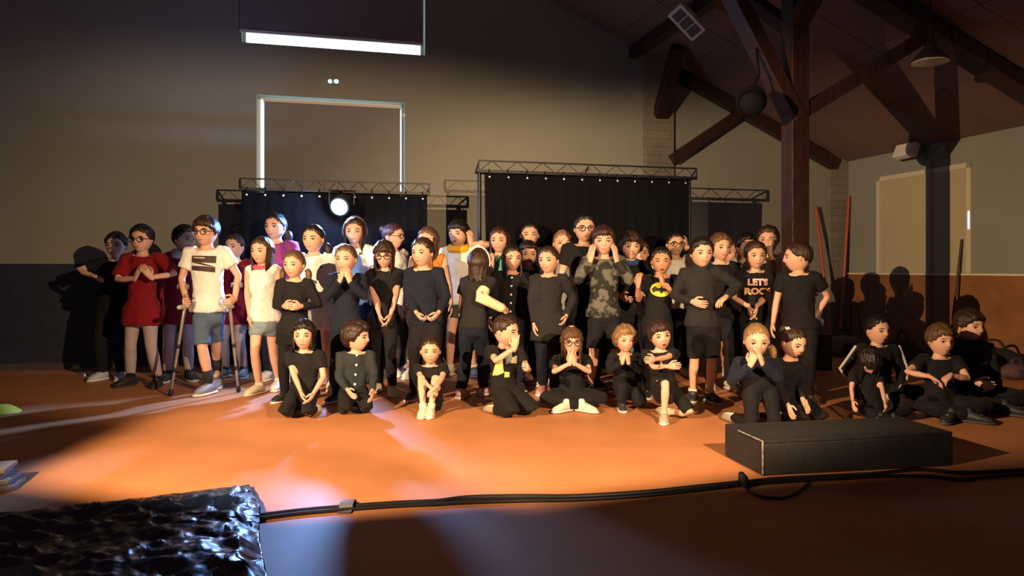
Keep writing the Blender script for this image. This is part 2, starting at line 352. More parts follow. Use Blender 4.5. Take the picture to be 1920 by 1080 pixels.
def curtain(px0, px1, b, ztop, folds, label, mt, grom, spread=0):
    a0 = onback(px0, 400, b)[0]; a1 = onback(px1, 400, b)[0]; nu, nv = 160, 10; m = MB(); vs = []
    rnd = random.Random(folds)
    for side in (0, 1):
        for j in range(nv+1):
            t = j/nv
            for i in range(nu+1):
                s = i/nu; a = a0+(a1-a0)*s - spread*t*(1-2*s)*.5
                f = math.sin(s*folds*6.283)*.005*(.4+t)+math.sin(s*folds*1.3+1.3)*.012*t
                vs.append(W(a, b+f+side*.006, ztop*(1-t)+.02*t))
    N = (nu+1)*(nv+1); fs = []
    for side in (0, 1):
        for j in range(nv):
            for i in range(nu):
                q = side*N+j*(nu+1)+i; f = (q, q+1, q+nu+2, q+nu+1); fs.append(f if side == 0 else f[::-1])
    m.add(vs, fs); base = W((a0+a1)/2, b, 0)
    e = thing('stage_curtain', base, label, 'curtain'); m.build('fabric', mt, e, loc=base, smooth=True)
    for k in range(grom):
        a = a0+(a1-a0)*(k+.25)/(grom-.5); p = W(a, b+.03, ztop-.03)
        mm = MB(); mm.ell(p, (.011, .006, .011), AX, 8, 5); mm.build('eyelet', mat('eyelet_metal', (.75, .72, .68), .3, metal=.6), e, loc=base)
        mm = MB(); mm.tube([p, W(a, b+.0, ztop+.05)], .004, 5, cap=False); mm.build('tie', M_black, e, loc=base)
M_velvet = mat('black_velvet', (.0035, .0035, .0045), .9, bump=.15, bscale=80, spec=.1)
B1, B2 = .85, 1.45
t1 = truss(450, 805, 333, 346, B1, (450, 606, 632, 710, 805), 'black lattice truss crossing in front of the blinded opening')
t2 = truss(898, 1306, 299, 318, B2, (898, 1105, 1306), 'black lattice truss standing before the bare end wall')
curtain(454, 800, B1+.03, t1[2]-t1[3]-.03, 15, 'black curtain lit blue by the stage lamp', M_velvet, 11)
curtain(908, 1291, B2+.03, t2[2]-t2[3]-.03, 17, 'plain black curtain with pale eyelets along its top', M_velvet, 12, spread=.08)

# stage lamp -------------------------------------------------------------
bL = B1+.30; aL, zL = onback(636, 388, bL); lp = W(aL, bL, zL); ld = nrm(np.array([-2.0, 3.4, .0])-lp)
e = thing('stage_lamp', lp, 'glowing blue white stage lamp hung before the blue lit curtain', 'lamp')
m = MB(); m.tube([lp-ld*.17, lp-ld*.14, lp-ld*.02, lp-ld*.004], [.06, .09, .10, .10], 20, cap=False); m.build('housing', M_dark, e, loc=lp, smooth=True)
m = MB(); m.ell(lp, (.082, .082, .016), (nrm(np.cross(ld, (0, 0, 1))), nrm(np.cross(ld, np.cross(ld, (0, 0, 1)))), ld), 24, 8); m.build('lens', mat('lamp_glow', (.7, .9, 1), .3, emit=(.28, .72, 1.0), estr=4), e, loc=lp, smooth=True)
m = MB(); q = lp-ld*.08
for s_ in (-1, 1): m.tube([q+np.array([*U, 0])*.115*s_, q+np.array([*U, 0])*.115*s_+np.array([0, 0, .13]), W(aL, B1+.05, t1[2]-t1[3])], .008, 6)
m.build('yoke', M_black, e, loc=lp)
d = bpy.data.lights.new('blue_lamp_light', 'SPOT'); lo = bpy.data.objects.new('blue_lamp_light', d); col.objects.link(lo); lo.parent = e
lo.location = tuple(ld*.03); lo.rotation_euler = Vector(ld).to_track_quat('-Z', 'Y').to_euler(); d.energy = 620; d.color = (.20, .42, 1.0); d.spot_size = math.radians(125); d.spot_blend = 1.0; d.shadow_soft_size = .05
d = bpy.data.lights.new('blue_lamp_spill', 'POINT'); lo = bpy.data.objects.new('blue_lamp_spill', d); col.objects.link(lo); lo.parent = e
lo.location = tuple(ld*.09); d.energy = 56; d.color = (.30, .47, .95); d.shadow_soft_size = .03

# podium -------------------------------------------------------------------
f0 = gnd(1430, 893); fd_ = nrm((1.03, .19, 0)); sd_ = np.array([-fd_[1], fd_[0], 0]); LL, DD, HH = 1.05, .40, .172
pc = f0+fd_*LL/2+sd_*DD/2
e = thing('podium_block', pc, 'low black podium block with worn pale edges on the floor', 'podium')
M_pod = mat('podium_black', (.010, .0095, .009), .75, bump=.3, bscale=120, vary=.3, vscale=12)
m = MB(); m.box(pc+np.array([0, 0, HH/2-.008]), (LL/2, DD/2, HH/2-.008), (fd_, sd_, (0, 0, 1))); m.build('body', M_pod, e, loc=pc, bevel=.008)
m = MB(); m.box(pc+np.array([0, 0, HH-.008])+fd_*.06, (LL/2-.06, DD/2-.002, .009), (fd_, sd_, (0, 0, 1))); m.build('top_board', M_pod, e, loc=pc, bevel=.004)
m = MB(); m.box(pc+np.array([0, 0, HH-.008])-fd_*(LL/2-.06), (.06, DD/2-.002, .0085), (fd_, sd_, (0, 0, 1))); m.build('end_board', M_pod, e, loc=pc, bevel=.004)
M_wear = mat('worn_edge', (.26, .23, .20), .8, vary=.6, vscale=40)
m = MB(); cl = f0; m.tube([cl+np.array([0, 0, .012])-sd_*.001, cl+np.array([0, 0, HH-.004])], .004, 6); m.build('worn_edge', M_wear, e, loc=pc)
m = MB(); m.tube([cl+np.array([0, 0, HH-.003]), cl+sd_*DD*.62+np.array([0, 0, HH-.003])], .003, 6); m.build('worn_edge', M_wear, e, loc=pc)

# cables ------------------------------------------------------------------
def smooth_path(P, n=8):
    P = np.array(P, float); P = np.vstack([2*P[0]-P[1], P, 2*P[-1]-P[-2]]); out = []
    for i in range(1, len(P)-2):
        for t in np.linspace(0, 1, n, endpoint=False):
            a, b, c, d_ = P[i-1], P[i], P[i+1], P[i+2]
            out.append(.5*((2*b)+(-a+c)*t+(2*a-5*b+4*c-d_)*t*t+(-a+3*b-3*c+d_)*t**3))
    out.append(P[-2]); return out
M_cab = mat('cable_rubber', (.012, .011, .011), .5)
def cable(pix, r, label, g=None, n=8):
    P = smooth_path([gnd(x, y, r) for x, y in pix], n); m = MB(); m.tube(P, r, 8); c = np.array([P[0][0], P[0][1], 0])
    return tag(m.build('cable', M_cab, loc=c, smooth=True), label, 'cable', g)
cable([(480, 968), (560, 958), (640, 951), (740, 944), (820, 940), (880, 933), (980, 931), (1080, 931), (1200, 924), (1300, 914), (1386, 905)], .0115, 'thick black cable running across the orange floor from the tarp')
cable([(480, 973), (560, 963), (640, 956), (740, 949), (820, 945.5), (880, 942), (980, 939), (1080, 937), (1200, 930), (1300, 920), (1387, 910)], .008, 'thin black cable lying beside the thicker one on orange floor')
cable([(1401, 903), (1460, 897), (1540, 893), (1640, 888), (1720, 880), (1800, 886), (1860, 884), (1930, 880)], .009, 'black cable passing in front of the podium to the side')
cable([(1401, 908), (1470, 903), (1560, 898), (1660, 893), (1740, 893), (1800, 899), (1860, 893), (1930, 888)], .008, 'second black cable dipping in front of the podium')
cable([(1397, 913), (1412, 925), (1440, 933), (1475, 932), (1500, 920), (1510, 911), (1517, 905)], .006, 'thin cable loop hanging off the plug before the podium')
cp = gnd(1393, 905, .02); m = MB(); m.tube([cp+np.array([-.006, 0, .035]), cp+np.array([0, 0, .02]), cp+np.array([.012, -.01, -.012])], [.016, .023, .018], 12)
tag(m.build('cable_plug', M_dark, loc=(cp[0], cp[1], 0), smooth=True), 'rounded black plug where the floor cables meet', 'plug')
tp = gnd(652, 952.5); m = MB(); 
vs = []; 
for i in range(17):
    yy = -.075+.15*i/16; zz = .004+.0255*math.exp(-((yy-.002)/.042)**6)
    vs += [tp+np.array([-.028, yy, zz]), tp+np.array([.028, yy, zz+.001])]
vs += [np.array(v)-np.array([0, 0, .002]) for v in vs]
fs = [(2*i, 2*i+1, 2*i+3, 2*i+2) for i in range(16)]+[(34+2*i, 34+2*i+2, 34+2*i+3, 34+2*i+1) for i in range(16)]
m.add(vs, fs); tag(m.build('tape_strip', mat('grey_tape', (.13, .13, .15), .5), loc=tuple(tp), smooth=True), 'strip of pale grey tape holding the cable down', 'tape')

# tarp ----------------------------------------------------------------------
from mathutils import noise as mnoise
def tarp():
    m = MB(); nu, nv = 170, 90
    A_, B_ = gnd(-260, 1003), gnd(463, 915); Cc, D_ = gnd(545, 1290), gnd(-420, 1330); rr = gnd(517, 966)
    vs = []; CB = [(gnd(478, 968.3), gnd(520, 963), .032), (gnd(478, 973.3), gnd(520, 967.8), .028)]
    for side in (0, 1):
        for j in range(nv+1):
            v = j/nv
            for i in range(nu+1):
                u = i/nu
                top = A_*(1-u)+B_*u; bot = D_*(1-u)+Cc*u; p = top*(1-v)+bot*v
                bulge = math.exp(-((v-.18)/.16)**2)*.035*u
                p = p+np.array([bulge, 0, 0])
                edge = min(1, (1-u)*16, v*9)
                n1 = mnoise.noise(Vector((p[0]*1.6+3, p[1]*3.2, 1.7))); n2 = abs(mnoise.noise(Vector((p[0]*2.2+p[1]*1.5, p[1]*6.5, 4.2)))); n3 = abs(mnoise.noise(Vector((p[0]*9+p[1]*3, p[1]*12, 8.2))))
                n4 = abs(mnoise.noise(Vector((p[0]*21-p[1]*9, p[1]*24+p[0]*5, 2.1)))); ed2 = min(1, (1-u)*30, v*14)
                z = .012+(.020+.035*n1)*edge+.055*max(0, .35-n2)*edge+.030*(.42-n3)*(.25+.75*ed2)+.012*(.35-n4)*ed2
                for cs0, cs1, cr in CB:
                    tt_ = max(0, min(1.3, float((p-cs0)@(cs1-cs0)/((cs1-cs0)@(cs1-cs0))))); dd_ = float(np.linalg.norm((p-cs0-(cs1-cs0)*tt_)[:2])); z = max(z, cr*math.exp(-(dd_/.045)**4))
                z = max(.006, z)
                vs.append((p[0], p[1], z+side*.002))
    N = (nu+1)*(nv+1); fs = []
    for side in (0, 1):
        for j in range(nv):
            for i in range(nu):
                q = side*N+j*(nu+1)+i; f = (q, q+1, q+nu+2, q+nu+1); fs.append(f if side == 0 else f[::-1])
    # rim
    def rim(k0, k1): fs.append((k0, k1, N+k1, N+k0))
    for i in range(nu): rim(i, i+1); rim(nv*(nu+1)+i+1, nv*(nu+1)+i)
    for j in range(nv): rim(j*(nu+1)+nu, (j+1)*(nu+1)+nu); rim((j+1)*(nu+1), j*(nu+1))
    m.add(vs, fs); c = gnd(200, 1050)
    tm = mat('blue_plastic', (.008, .018, .042), .33, bump=.0, coat=.15, vary=.3, vscale=8); nt = tm.node_tree
    vo = nt.nodes.new('ShaderNodeTexVoronoi'); vo.feature = 'DISTANCE_TO_EDGE'; vo.inputs['Scale'].default_value = 11; vo.inputs['Randomness'].default_value = 1
    tcn = nt.nodes.new('ShaderNodeTexCoord'); nzn = nt.nodes.new('ShaderNodeTexNoise'); nzn.inputs['Scale'].default_value = 5; mx = nt.nodes.new('ShaderNodeMix'); mx.data_type = 'VECTOR'; mx.inputs[0].default_value = .18
    nt.links.new(tcn.outputs['Object'], nzn.inputs['Vector']); nt.links.new(tcn.outputs['Object'], mx.inputs[4]); nt.links.new(nzn.outputs['Color'], mx.inputs[5]); nt.links.new(mx.outputs[1], vo.inputs['Vector'])
    bpn = nt.nodes.new('ShaderNodeBump'); bpn.inputs['Strength'].default_value = .7; bpn.inputs['Distance'].default_value = .03; nt.links.new(vo.outputs['Distance'], bpn.inputs['Height']); nt.links.new(bpn.outputs[0], nt.nodes['Principled BSDF'].inputs['Normal'])
    return tag(m.build('tarpaulin', tm, loc=(c[0], c[1], 0), smooth=True), 'crumpled dark blue plastic tarpaulin spread over the floor', 'tarp')
tarp()

# markers and papers
def cone(px, py, r, h, colr, label):
    c = gnd(px, py); m = MB(); prof = [(r, .002), (r*.97, .008), (r*.6, h*.75), (r*.35, h)]
    m.tube([c+np.array([0, 0, z]) for _, z in prof], [q for q, _ in prof], 24, cap=False)
    tag(m.build('marker_disc', mat('marker_%s' % label[:6], colr, .45), loc=tuple(c), smooth=True), label, 'marker')
cone(2, 774, .125, .055, (.62, .62, .06), 'low yellow training marker disc on the dark floor')
cone(143, 692, .055, .045, (.30, .55, .10), 'small green marker disc at the foot of navy wainscot')
c = gnd(160, 704); m = MB(); m.box(c+np.array([0, 0, .012]), (.03, .06, .012), (nrm((.7, .7, 0)), nrm((-.7, .7, 0)), (0, 0, 1))); tag(m.build('folded_card', mat('pale_blue_card', (.45, .55, .65), .6), loc=tuple(c), bevel=.004), 'small pale blue folded card near the green disc', 'card')
c = gnd(-22, 915); ax_ = (nrm((.95, .3, 0)), nrm((-.3, .95, 0)), (0, 0, 1)); e = thing('paper_stack', c, 'stack of whitish paper sheets at the edge of the floor', 'paper')
for i_, (dx, dy) in enumerate(((0, 0), (-.02, .02), (-.05, .03), (-.03, .05))):
    m = MB(); m.box(c+np.array([dx, dy, .011+.022*i_]), (.125-.012*i_, .09, .010), ax_); m.build('sheet', mat('dull_paper', (.20, .18, .15), .8), e, loc=c, bevel=.003)

# poles, bags -------------------------------------------------------------
def pole(p, q, r, colr, label, name='pole'):
    m = MB(); p = np.array(p); q = np.array(q); m.tube([p, (p+q)/2, q], r, 10); e = thing(name, (p[0], p[1], 0), label, 'pole'); m.build('shaft', colr, e, loc=(p[0], p[1], 0), smooth=True)
    m = MB(); d = nrm(q-p); m.tube([p-d*.005, p+d*.04], r*1.5, 10); m.build('end_cap', M_dark, e, loc=(p[0], p[1], 0)); return e
M_or = mat('orange_pole', (.42, .075, .03), .5)
b, z = onright(1593, 370, .03); pole(W(.22, b+.05, .02), W(.04, b, z), .018, M_or, 'orange red pole leaning in the corner against the side wall')
a, z = onback(1531, 388, .1); pole(W(a+.04, .45, .02), W(a, .09, z), .018, M_or, 'orange red pole leaning on the end wall behind the timber post')
b, z = onright(1806, 450, .02); pole(W(.2, b-.02, .02), W(.041, b, z), .012, mat('dark_stick', (.06, .04, .025), .7), 'dark thin stick leaning against the cream blind', 'stick')
def bag(c, size, colr, colr2, label, rot=0, name='bag'):
    c = np.array(c); e = thing(name, c, label, 'bag'); m = MB(); R = np.array([[math.cos(rot), math.sin(rot), 0], [-math.sin(rot), math.cos(rot), 0], [0, 0, 1]])
    lx, ly, lz = size
    m.tube([c-R[0]*lx/2+np.array([0, 0, lz*.45]), c-R[0]*lx*.3+np.array([0, 0, lz*.5]), c+np.array([0, 0, lz*.52]), c+R[0]*lx*.3+np.array([0, 0, lz*.48]), c+R[0]*lx/2+np.array([0, 0, lz*.42])],
           [(ly*.38, lz*.36), (ly*.5, lz*.47), (ly*.52, lz*.5), (ly*.5, lz*.46), (ly*.36, lz*.34)], 16, lat=R[1])
    ob = m.build('body', mat('bag_%s' % label[:14], colr, .8, bump=.5, bscale=14, vary=.4, vscale=8), e, loc=c, smooth=True)
    m = MB(); m.tube(smooth_path([c-R[0]*lx*.25+np.array([0, 0, lz*.93]), c-R[0]*lx*.12+np.array([0, 0, lz*1.25]), c+R[0]*lx*.12+np.array([0, 0, lz*1.25]), c+R[0]*lx*.25+np.array([0, 0, lz*.9])], 4), .012, 6); m.build('handle', mat('bagh_%s' % label[:14], colr2, .8), e, loc=c, smooth=True)
    m = MB(); m.box(c-R[1]*ly*.47+np.array([0, 0, lz*.45]), (lx*.22, .012, lz*.22), R); m.build('pocket', mat('bagp_%s' % label[:14], colr2, .8), e, loc=c, bevel=.01)
    return e
bag(gnd(1583, 668), (.36, .22, .24), (.16, .14, .12), (.012, .012, .012), 'grey and black sports bag by the hall corner', .2)
bag(gnd(1692, 682), (.26, .24, .27), (.012, .010, .010), (.02, .016, .016), 'round black rucksack behind the boy in striped jacket', .1)  # black bag form put where a child's head shadow falls
bag(gnd(1862, 700), (.42, .26, .25), (.010, .009, .010), (.016, .012, .012), 'large black holdall beside the side wall', -.3)
bag(gnd(1906, 712), (.20, .18, .15), (.10, .045, .05), (.05, .02, .03), 'small dull purple bag beside the black holdall', 0)
c = gnd(1537, 692); e = thing('equipment_case', c, 'upright black equipment case beside the timber post foot', 'case')
m = MB(); m.box(c+np.array([0, 0, .18]), (.055, .12, .18), AX); m.build('body', M_dark, e, loc=c, bevel=.01)
m = MB(); m.tube(smooth_path([c+np.array([-.03, -.0, .36]), c+np.array([0, 0, .385]), c+np.array([.03, 0, .36])], 4), .006, 6); m.build('handle', M_black, e, loc=c)
a, z = onback(447, 388); m = MB(); m.box(W(a, .012, z), (.03, .012, .045), AX); tag(m.build('wall_box', mat('red_box', (.16, .05, .05), .6), loc=tuple(W(a, 0, z)), bevel=.004), 'small dull red call point on wall beside the blue lit curtain', 'call point')
a, z = onback(446, 430, .3); P = [W(a+.06*math.cos(q), .3, z+.05*math.sin(q)) for q in np.linspace(-.6, 3.6, 12)]; P.append(W(a+.02, B1-.08, z-.3)); P.append(W(a-.02, B1-.16, z-.7)); P.append(W(a-.02, B1-.16, .1)); P.append(W(a+.05, B1-.2, .009))
m = MB(); m.tube(smooth_path(P, 3), .008, 6); tag(m.build('cable_loop', M_cab, loc=tuple(W(a, .3, 0)), smooth=True), 'black cable looped beside the blue lit curtain edge', 'cable')

# the two stage spotlights themselves, standing either side of the audience
for nm_, L_, az_, pw_, an_, bl_, e1_, e0_, lb_ in SPOTS:
    L_ = np.array(L_); a_ = math.radians(az_); hd = np.array([math.sin(a_), math.cos(a_), 0]); hl_ = np.array([math.cos(a_), -math.sin(a_), 0]); up_ = np.array([0, 0, 1.]); g_ = np.array([L_[0], L_[1], 0])
    e = thing(nm_, g_, lb_, 'spotlight')
    m = MB(); m.tube([L_-hd*.30, L_-hd*.27, L_-hd*.05, L_-hd*.03], [.07, .10, .11, .115], 20, cap=False); m.build('housing', M_dark, e, loc=g_, smooth=True)
    m = MB(); m.tube([g_+up_*.02-hd*.15, g_+up_*1.62-hd*.15], .018, 10); m.build('stand_pole', M_black, e, loc=g_)
    for q in range(3):
        t_ = a_+q*2.094; m = MB(); m.tube([g_-hd*.15+up_*.55, g_-hd*.15+np.array([math.sin(t_)*.4, math.cos(t_)*.4, .015])], .012, 8); m.build('stand_leg', M_black, e, loc=g_)
    dr = lambda az, el, r: L_+r*np.array([math.sin(math.radians(az))*math.cos(math.radians(el)), math.cos(math.radians(az))*math.cos(math.radians(el)), math.sin(math.radians(el))])
    doors = [((az_-42, e1_), (az_+42, e1_), (az_+30, 55), (az_-30, 55))]
    if az_ > 0: doors += [((-8, -34.5), (47, -33.5), (60, -72), (0, -72)), ((44, -36), (66, -12), (92, -20), (75, -62)), ((2, -13), (22, -42), (0, -72), (-28, -30))]
    else: doors += [((az_-42, e0_), (az_+42, e0_), (az_+30, -70), (az_-30, -70)), ((-66, 2), (-36, -29), (-50, -66), (-88, -30))]
    for dA, dB, dC, dD in doors:  # unseen flaps added, angled to trim the light pools on floor and wall
        A4, B4, C4, D4 = dr(*dA, .40), dr(*dB, .40), dr(*dC, .22), dr(*dD, .22); n_ = nrm(np.cross(B4-A4, D4-A4))*.003
        m = MB(); m.prism([A4, B4, C4, D4], n_); m.build('added_barn_door', M_dark, e, loc=g_)

# ================================================================== PEOPLE
TEX = bpy.data.textures.new('wrinkle', 'CLOUDS'); TEX.noise_scale = .065; TEX.noise_depth = 2
PENDING = []   # (object, extra arrays, root loc)
POST = []      # callables run after the meshes are final
def Rz(a): c, s = math.cos(a), math.sin(a); return np.array([[c, -s, 0], [s, c, 0], [0, 0, 1]])
def Rx(a): c, s = math.cos(a), math.sin(a); return np.array([[1, 0, 0], [0, c, -s], [0, s, c]])
def Ry(a): c, s = math.cos(a), math.sin(a); return np.array([[c, 0, s], [0, 1, 0], [-s, 0, c]])

def head_fn(d):
    x, y, z = d[:, 0], d[:, 1], d[:, 2]
    X = .352*x; Y = .46*np.sign(y)*np.abs(y)**.92; Z = .5*z
    low = np.clip(-z, 0, 1)
    X = X*(1-.27*low**1.3); Y = Y*np.where(y > 0, 1-.42*low, 1-.05*low)
    fr = np.clip(-y, 0, 1)
    g = lambda cx, cz, sx, sz: np.exp(-((x-cx)/sx)**2-((z-cz)/sz)**2)*fr
    Y = Y-.075*g(0, -.24, .12, .10)-.035*g(0, -.05, .09, .18)
    Y = Y+.050*(g(.37, -.01, .17, .12)+g(-.37, -.01, .17, .12))
    Y = Y-.02*g(0, -.55, .2, .07)-.035*g(0, -.86, .3, .14)-.016*(g(.45, -.33, .2, .2)+g(-.45, -.33, .2, .2))
    Y = Y-.012*(g(.3, .2, .25, .08)+g(-.3, .2, .25, .08))
    return np.stack([X, Y, Z], 1)
def sphere_dirs(nu, nv):
    th = np.linspace(0.001, math.pi-.001, nv+1); ph = np.linspace(0, 2*math.pi, nu, endpoint=False)-math.pi/2
    T, Pp = np.meshgrid(th, ph, indexing='ij')
    D = np.stack([np.sin(T)*np.cos(Pp), np.sin(T)*np.sin(Pp), np.cos(T)], -1).reshape(-1, 3)
    fs = []
    for i in range(nv):
        for j in range(nu):
            k = (j+1) % nu; fs.append((i*nu+j, (i+1)*nu+j, (i+1)*nu+k, i*nu+k))
    return D, fs
HD, HF = sphere_dirs(44, 34); HV = head_fn(HD)
SD, SF = sphere_dirs(48, 36); SV = head_fn(SD)
FRONT = HV[HV[:, 1] < 0]
def face_y(x, z):
    d = (FRONT[:, 0]-x)**2+(FRONT[:, 2]-z)**2; i = np.argsort(d)[:3]; wt = 1/(d[i]+1e-5); return float((FRONT[i, 1]*wt).sum()/wt.sum())

def hair_shell(mbh, R, c, hh, zf, zs, zb, thick, seed, fringe=0, part=0.0, thin=False):
    rnd = np.random.RandomState(seed); d = SD; x, y, z = d[:, 0], d[:, 1], d[:, 2]
    phi = np.arctan2(np.abs(x), -y)
    th = np.interp(phi, [0, .55, 1.0, 1.45, 1.75, 2.1, math.pi], [zf+part*0, zf-.02, zf-.22, zs, zs+.05, (zs+zb)/2, zb])
    th = th+.04*np.sin(x*23+seed)+(.03*np.sin(x*51+seed*2))
    m = np.clip((z-th)/.14, 0, 1); m = m*m*(3-2*m)
    ph = rnd.rand(6)*6.28; nz = .22*np.sin(x*13+ph[0]+z*4)+.18*np.sin(y*15+ph[1]+x*6)+.14*np.sin(z*17+x*22+ph[2])+.12*np.sin(x*31+y*27+ph[3])
    tv = (.3+.7*np.clip((z+.15)/.6, 0, 1)) if thin else 1.0
    off = thick*tv*m*(1+nz*.6)+(m > .02)*.012-(m <= .02)*.03
    off = off+fringe*np.clip(1-phi/1.0, 0, 1)*m*np.clip(1.2-z, 0, 1)
    v = SV+d*off[:, None]
    v = (v*hh)@R.T+c
    keep = [f for f in SF if max(m[i] for i in f) > .02]
    used = sorted({i for f in keep for i in f}); idx = {k: n for n, k in enumerate(used)}
    mbh.add(v[used], [tuple(idx[i] for i in f) for f in keep])
def hair_curtain(mbh, R, c, hh, length, seed, arc=118, wave=.03, flare=1.0, top=.12):
    rnd = np.random.RandomState(seed); na, nl = 36, 12; A = math.radians(arc); vs = []
    p1, p2 = rnd.rand()*6, rnd.rand()*6
    for side in (0, 1):
        for k in range(nl+1):
            t = k/nl
            for i in range(na+1):
                al = -A+2*A*i/na
                ln = length*(1-.10*math.sin(al*9+p1)*t-.06*math.sin(al*21+p2))
                zz = top-t*ln
                k2 = 1.0 if zz > -.1 else max(.86, 1+ (zz+.1)*.22)
                wv = wave*t*math.sin(al*14+p1+zz*7)+wave*.7*math.sin(al*29+zz*11+p2)*t
                rx = (.392+wv)*k2*(1+(flare-1)*t); ry = (.475+wv)*k2*(1+(flare-1)*t)
                if side: rx -= .07; ry -= .07
                pnt = np.array([math.sin(al)*rx, math.cos(al)*ry, zz])
                if abs(al) > 1.3: pnt[1] -= .05*t
                vs.append(pnt)
    N = (na+1)*(nl+1); fs = []
    for side in (0, 1):
        for k in range(nl):
            for i in range(na):
                q = side*N+k*(na+1)+i; f = (q, q+1, q+na+2, q+na+1); fs.append(f[::-1] if side == 0 else f)
    def rim(a, b): fs.append((a, b, N+b, N+a))
    for i in range(na): rim(nl*(na+1)+i, nl*(na+1)+i+1); rim(i+1, i)
    for k in range(nl): rim(k*(na+1), (k+1)*(na+1)); rim((k+1)*(na+1)+na, k*(na+1)+na)
    v = (np.array(vs)*hh)@R.T+c; mbh.add(v, fs)

def hand(mbx, wrist, d, n, size, curl, side, spread=.12):
    """palm, four unequal curled fingers and a side thumb; d along the fingers, n out of the palm"""
    d = nrm(d); n = nrm(np.array(n)-d*(np.array(n)@d)); x = np.cross(d, n)*side; L = size
    mbx.tube([wrist-d*L*.08, wrist+d*L*.12, wrist+d*L*.32, wrist+d*L*.5], [(L*.15, L*.12), (L*.2, L*.115), (L*.24, L*.11), (L*.23, L*.085)], 8, lat=x)
    for i, (lx, ln) in enumerate(((-.17, .40), (-.06, .47), (.06, .44), (.165, .36))):
        p = wrist+d*L*.46+x*L*lx; dd = nrm(d+x*lx*spread*3); P = [p]; a = curl*.6
        for s_ in (.45, .32, .26):
            q = nrm(dd*math.cos(a)+n*math.sin(a)); p = p+q*ln*L*s_; P.append(p); a += curl
        mbx.tube(P, [L*.056, L*.053, L*.047, L*.04], 6)
    t0 = wrist+d*L*.14-x*L*.16; t1 = t0+nrm(d*.6-x*.7+n*.35)*L*.22; t2 = t1+nrm(d*.9-x*.15+n*.4)*L*.17; mbx.tube([t0, t1, t2, t2+nrm(d+n*.3)*L*.10], [L*.075, L*.066, L*.056, L*.045], 6)

def ik(S, T, la, lb, pole):
    S = np.array(S); T = np.array(T); d = T-S; D = np.linalg.norm(d); mx = (la+lb)*.995
    if D > mx: T = S+d/D*mx; d = T-S; D = mx
    D = max(D, abs(la-lb)+.01); x = (la*la-lb*lb+D*D)/(2*D); h = math.sqrt(max(la*la-x*x, 1e-6)); u = d/np.linalg.norm(d)
    pl = np.array(pole, float); pl = pl-u*(pl@u); pl /= np.linalg.norm(pl)+1e-9
    return S+u*x+pl*h, T

SKIN = [(.60, .345, .235), (.55, .31, .205), (.64, .385, .275), (.44, .225, .13)]
BLACK = (.0085, .0078, .0092); NAVY = (.008, .011, .022); WHITE = (.70, .70, .64); RED = (.20, .007, .012); CHAR = (.017, .016, .017)
HB = {'dark': (.010, .006, .005), 'brown': (.030, .014, .008), 'light': (.095, .048, .020), 'blond': (.22, .125, .050), 'auburn': (.040, .011, .008), 'black': (.006, .004, .004)}

def remeshed(name, m, material, root, loc, vox, it, extra=None, wrinkle=0):
    o = m.build(name, material, root, loc=loc)
    md = o.modifiers.new('r', 'REMESH'); md.mode = 'VOXEL'; md.voxel_size = vox
    s = o.modifiers.new('s', 'SMOOTH'); s.iterations = it; s.factor = .5
    if wrinkle:
        dd = o.modifiers.new('d', 'DISPLACE'); dd.texture = TEX; dd.strength = wrinkle; dd.mid_level = .5; dd.texture_coords = 'GLOBAL'
    PENDING.append((o, extra, np.array(loc, float))); return o

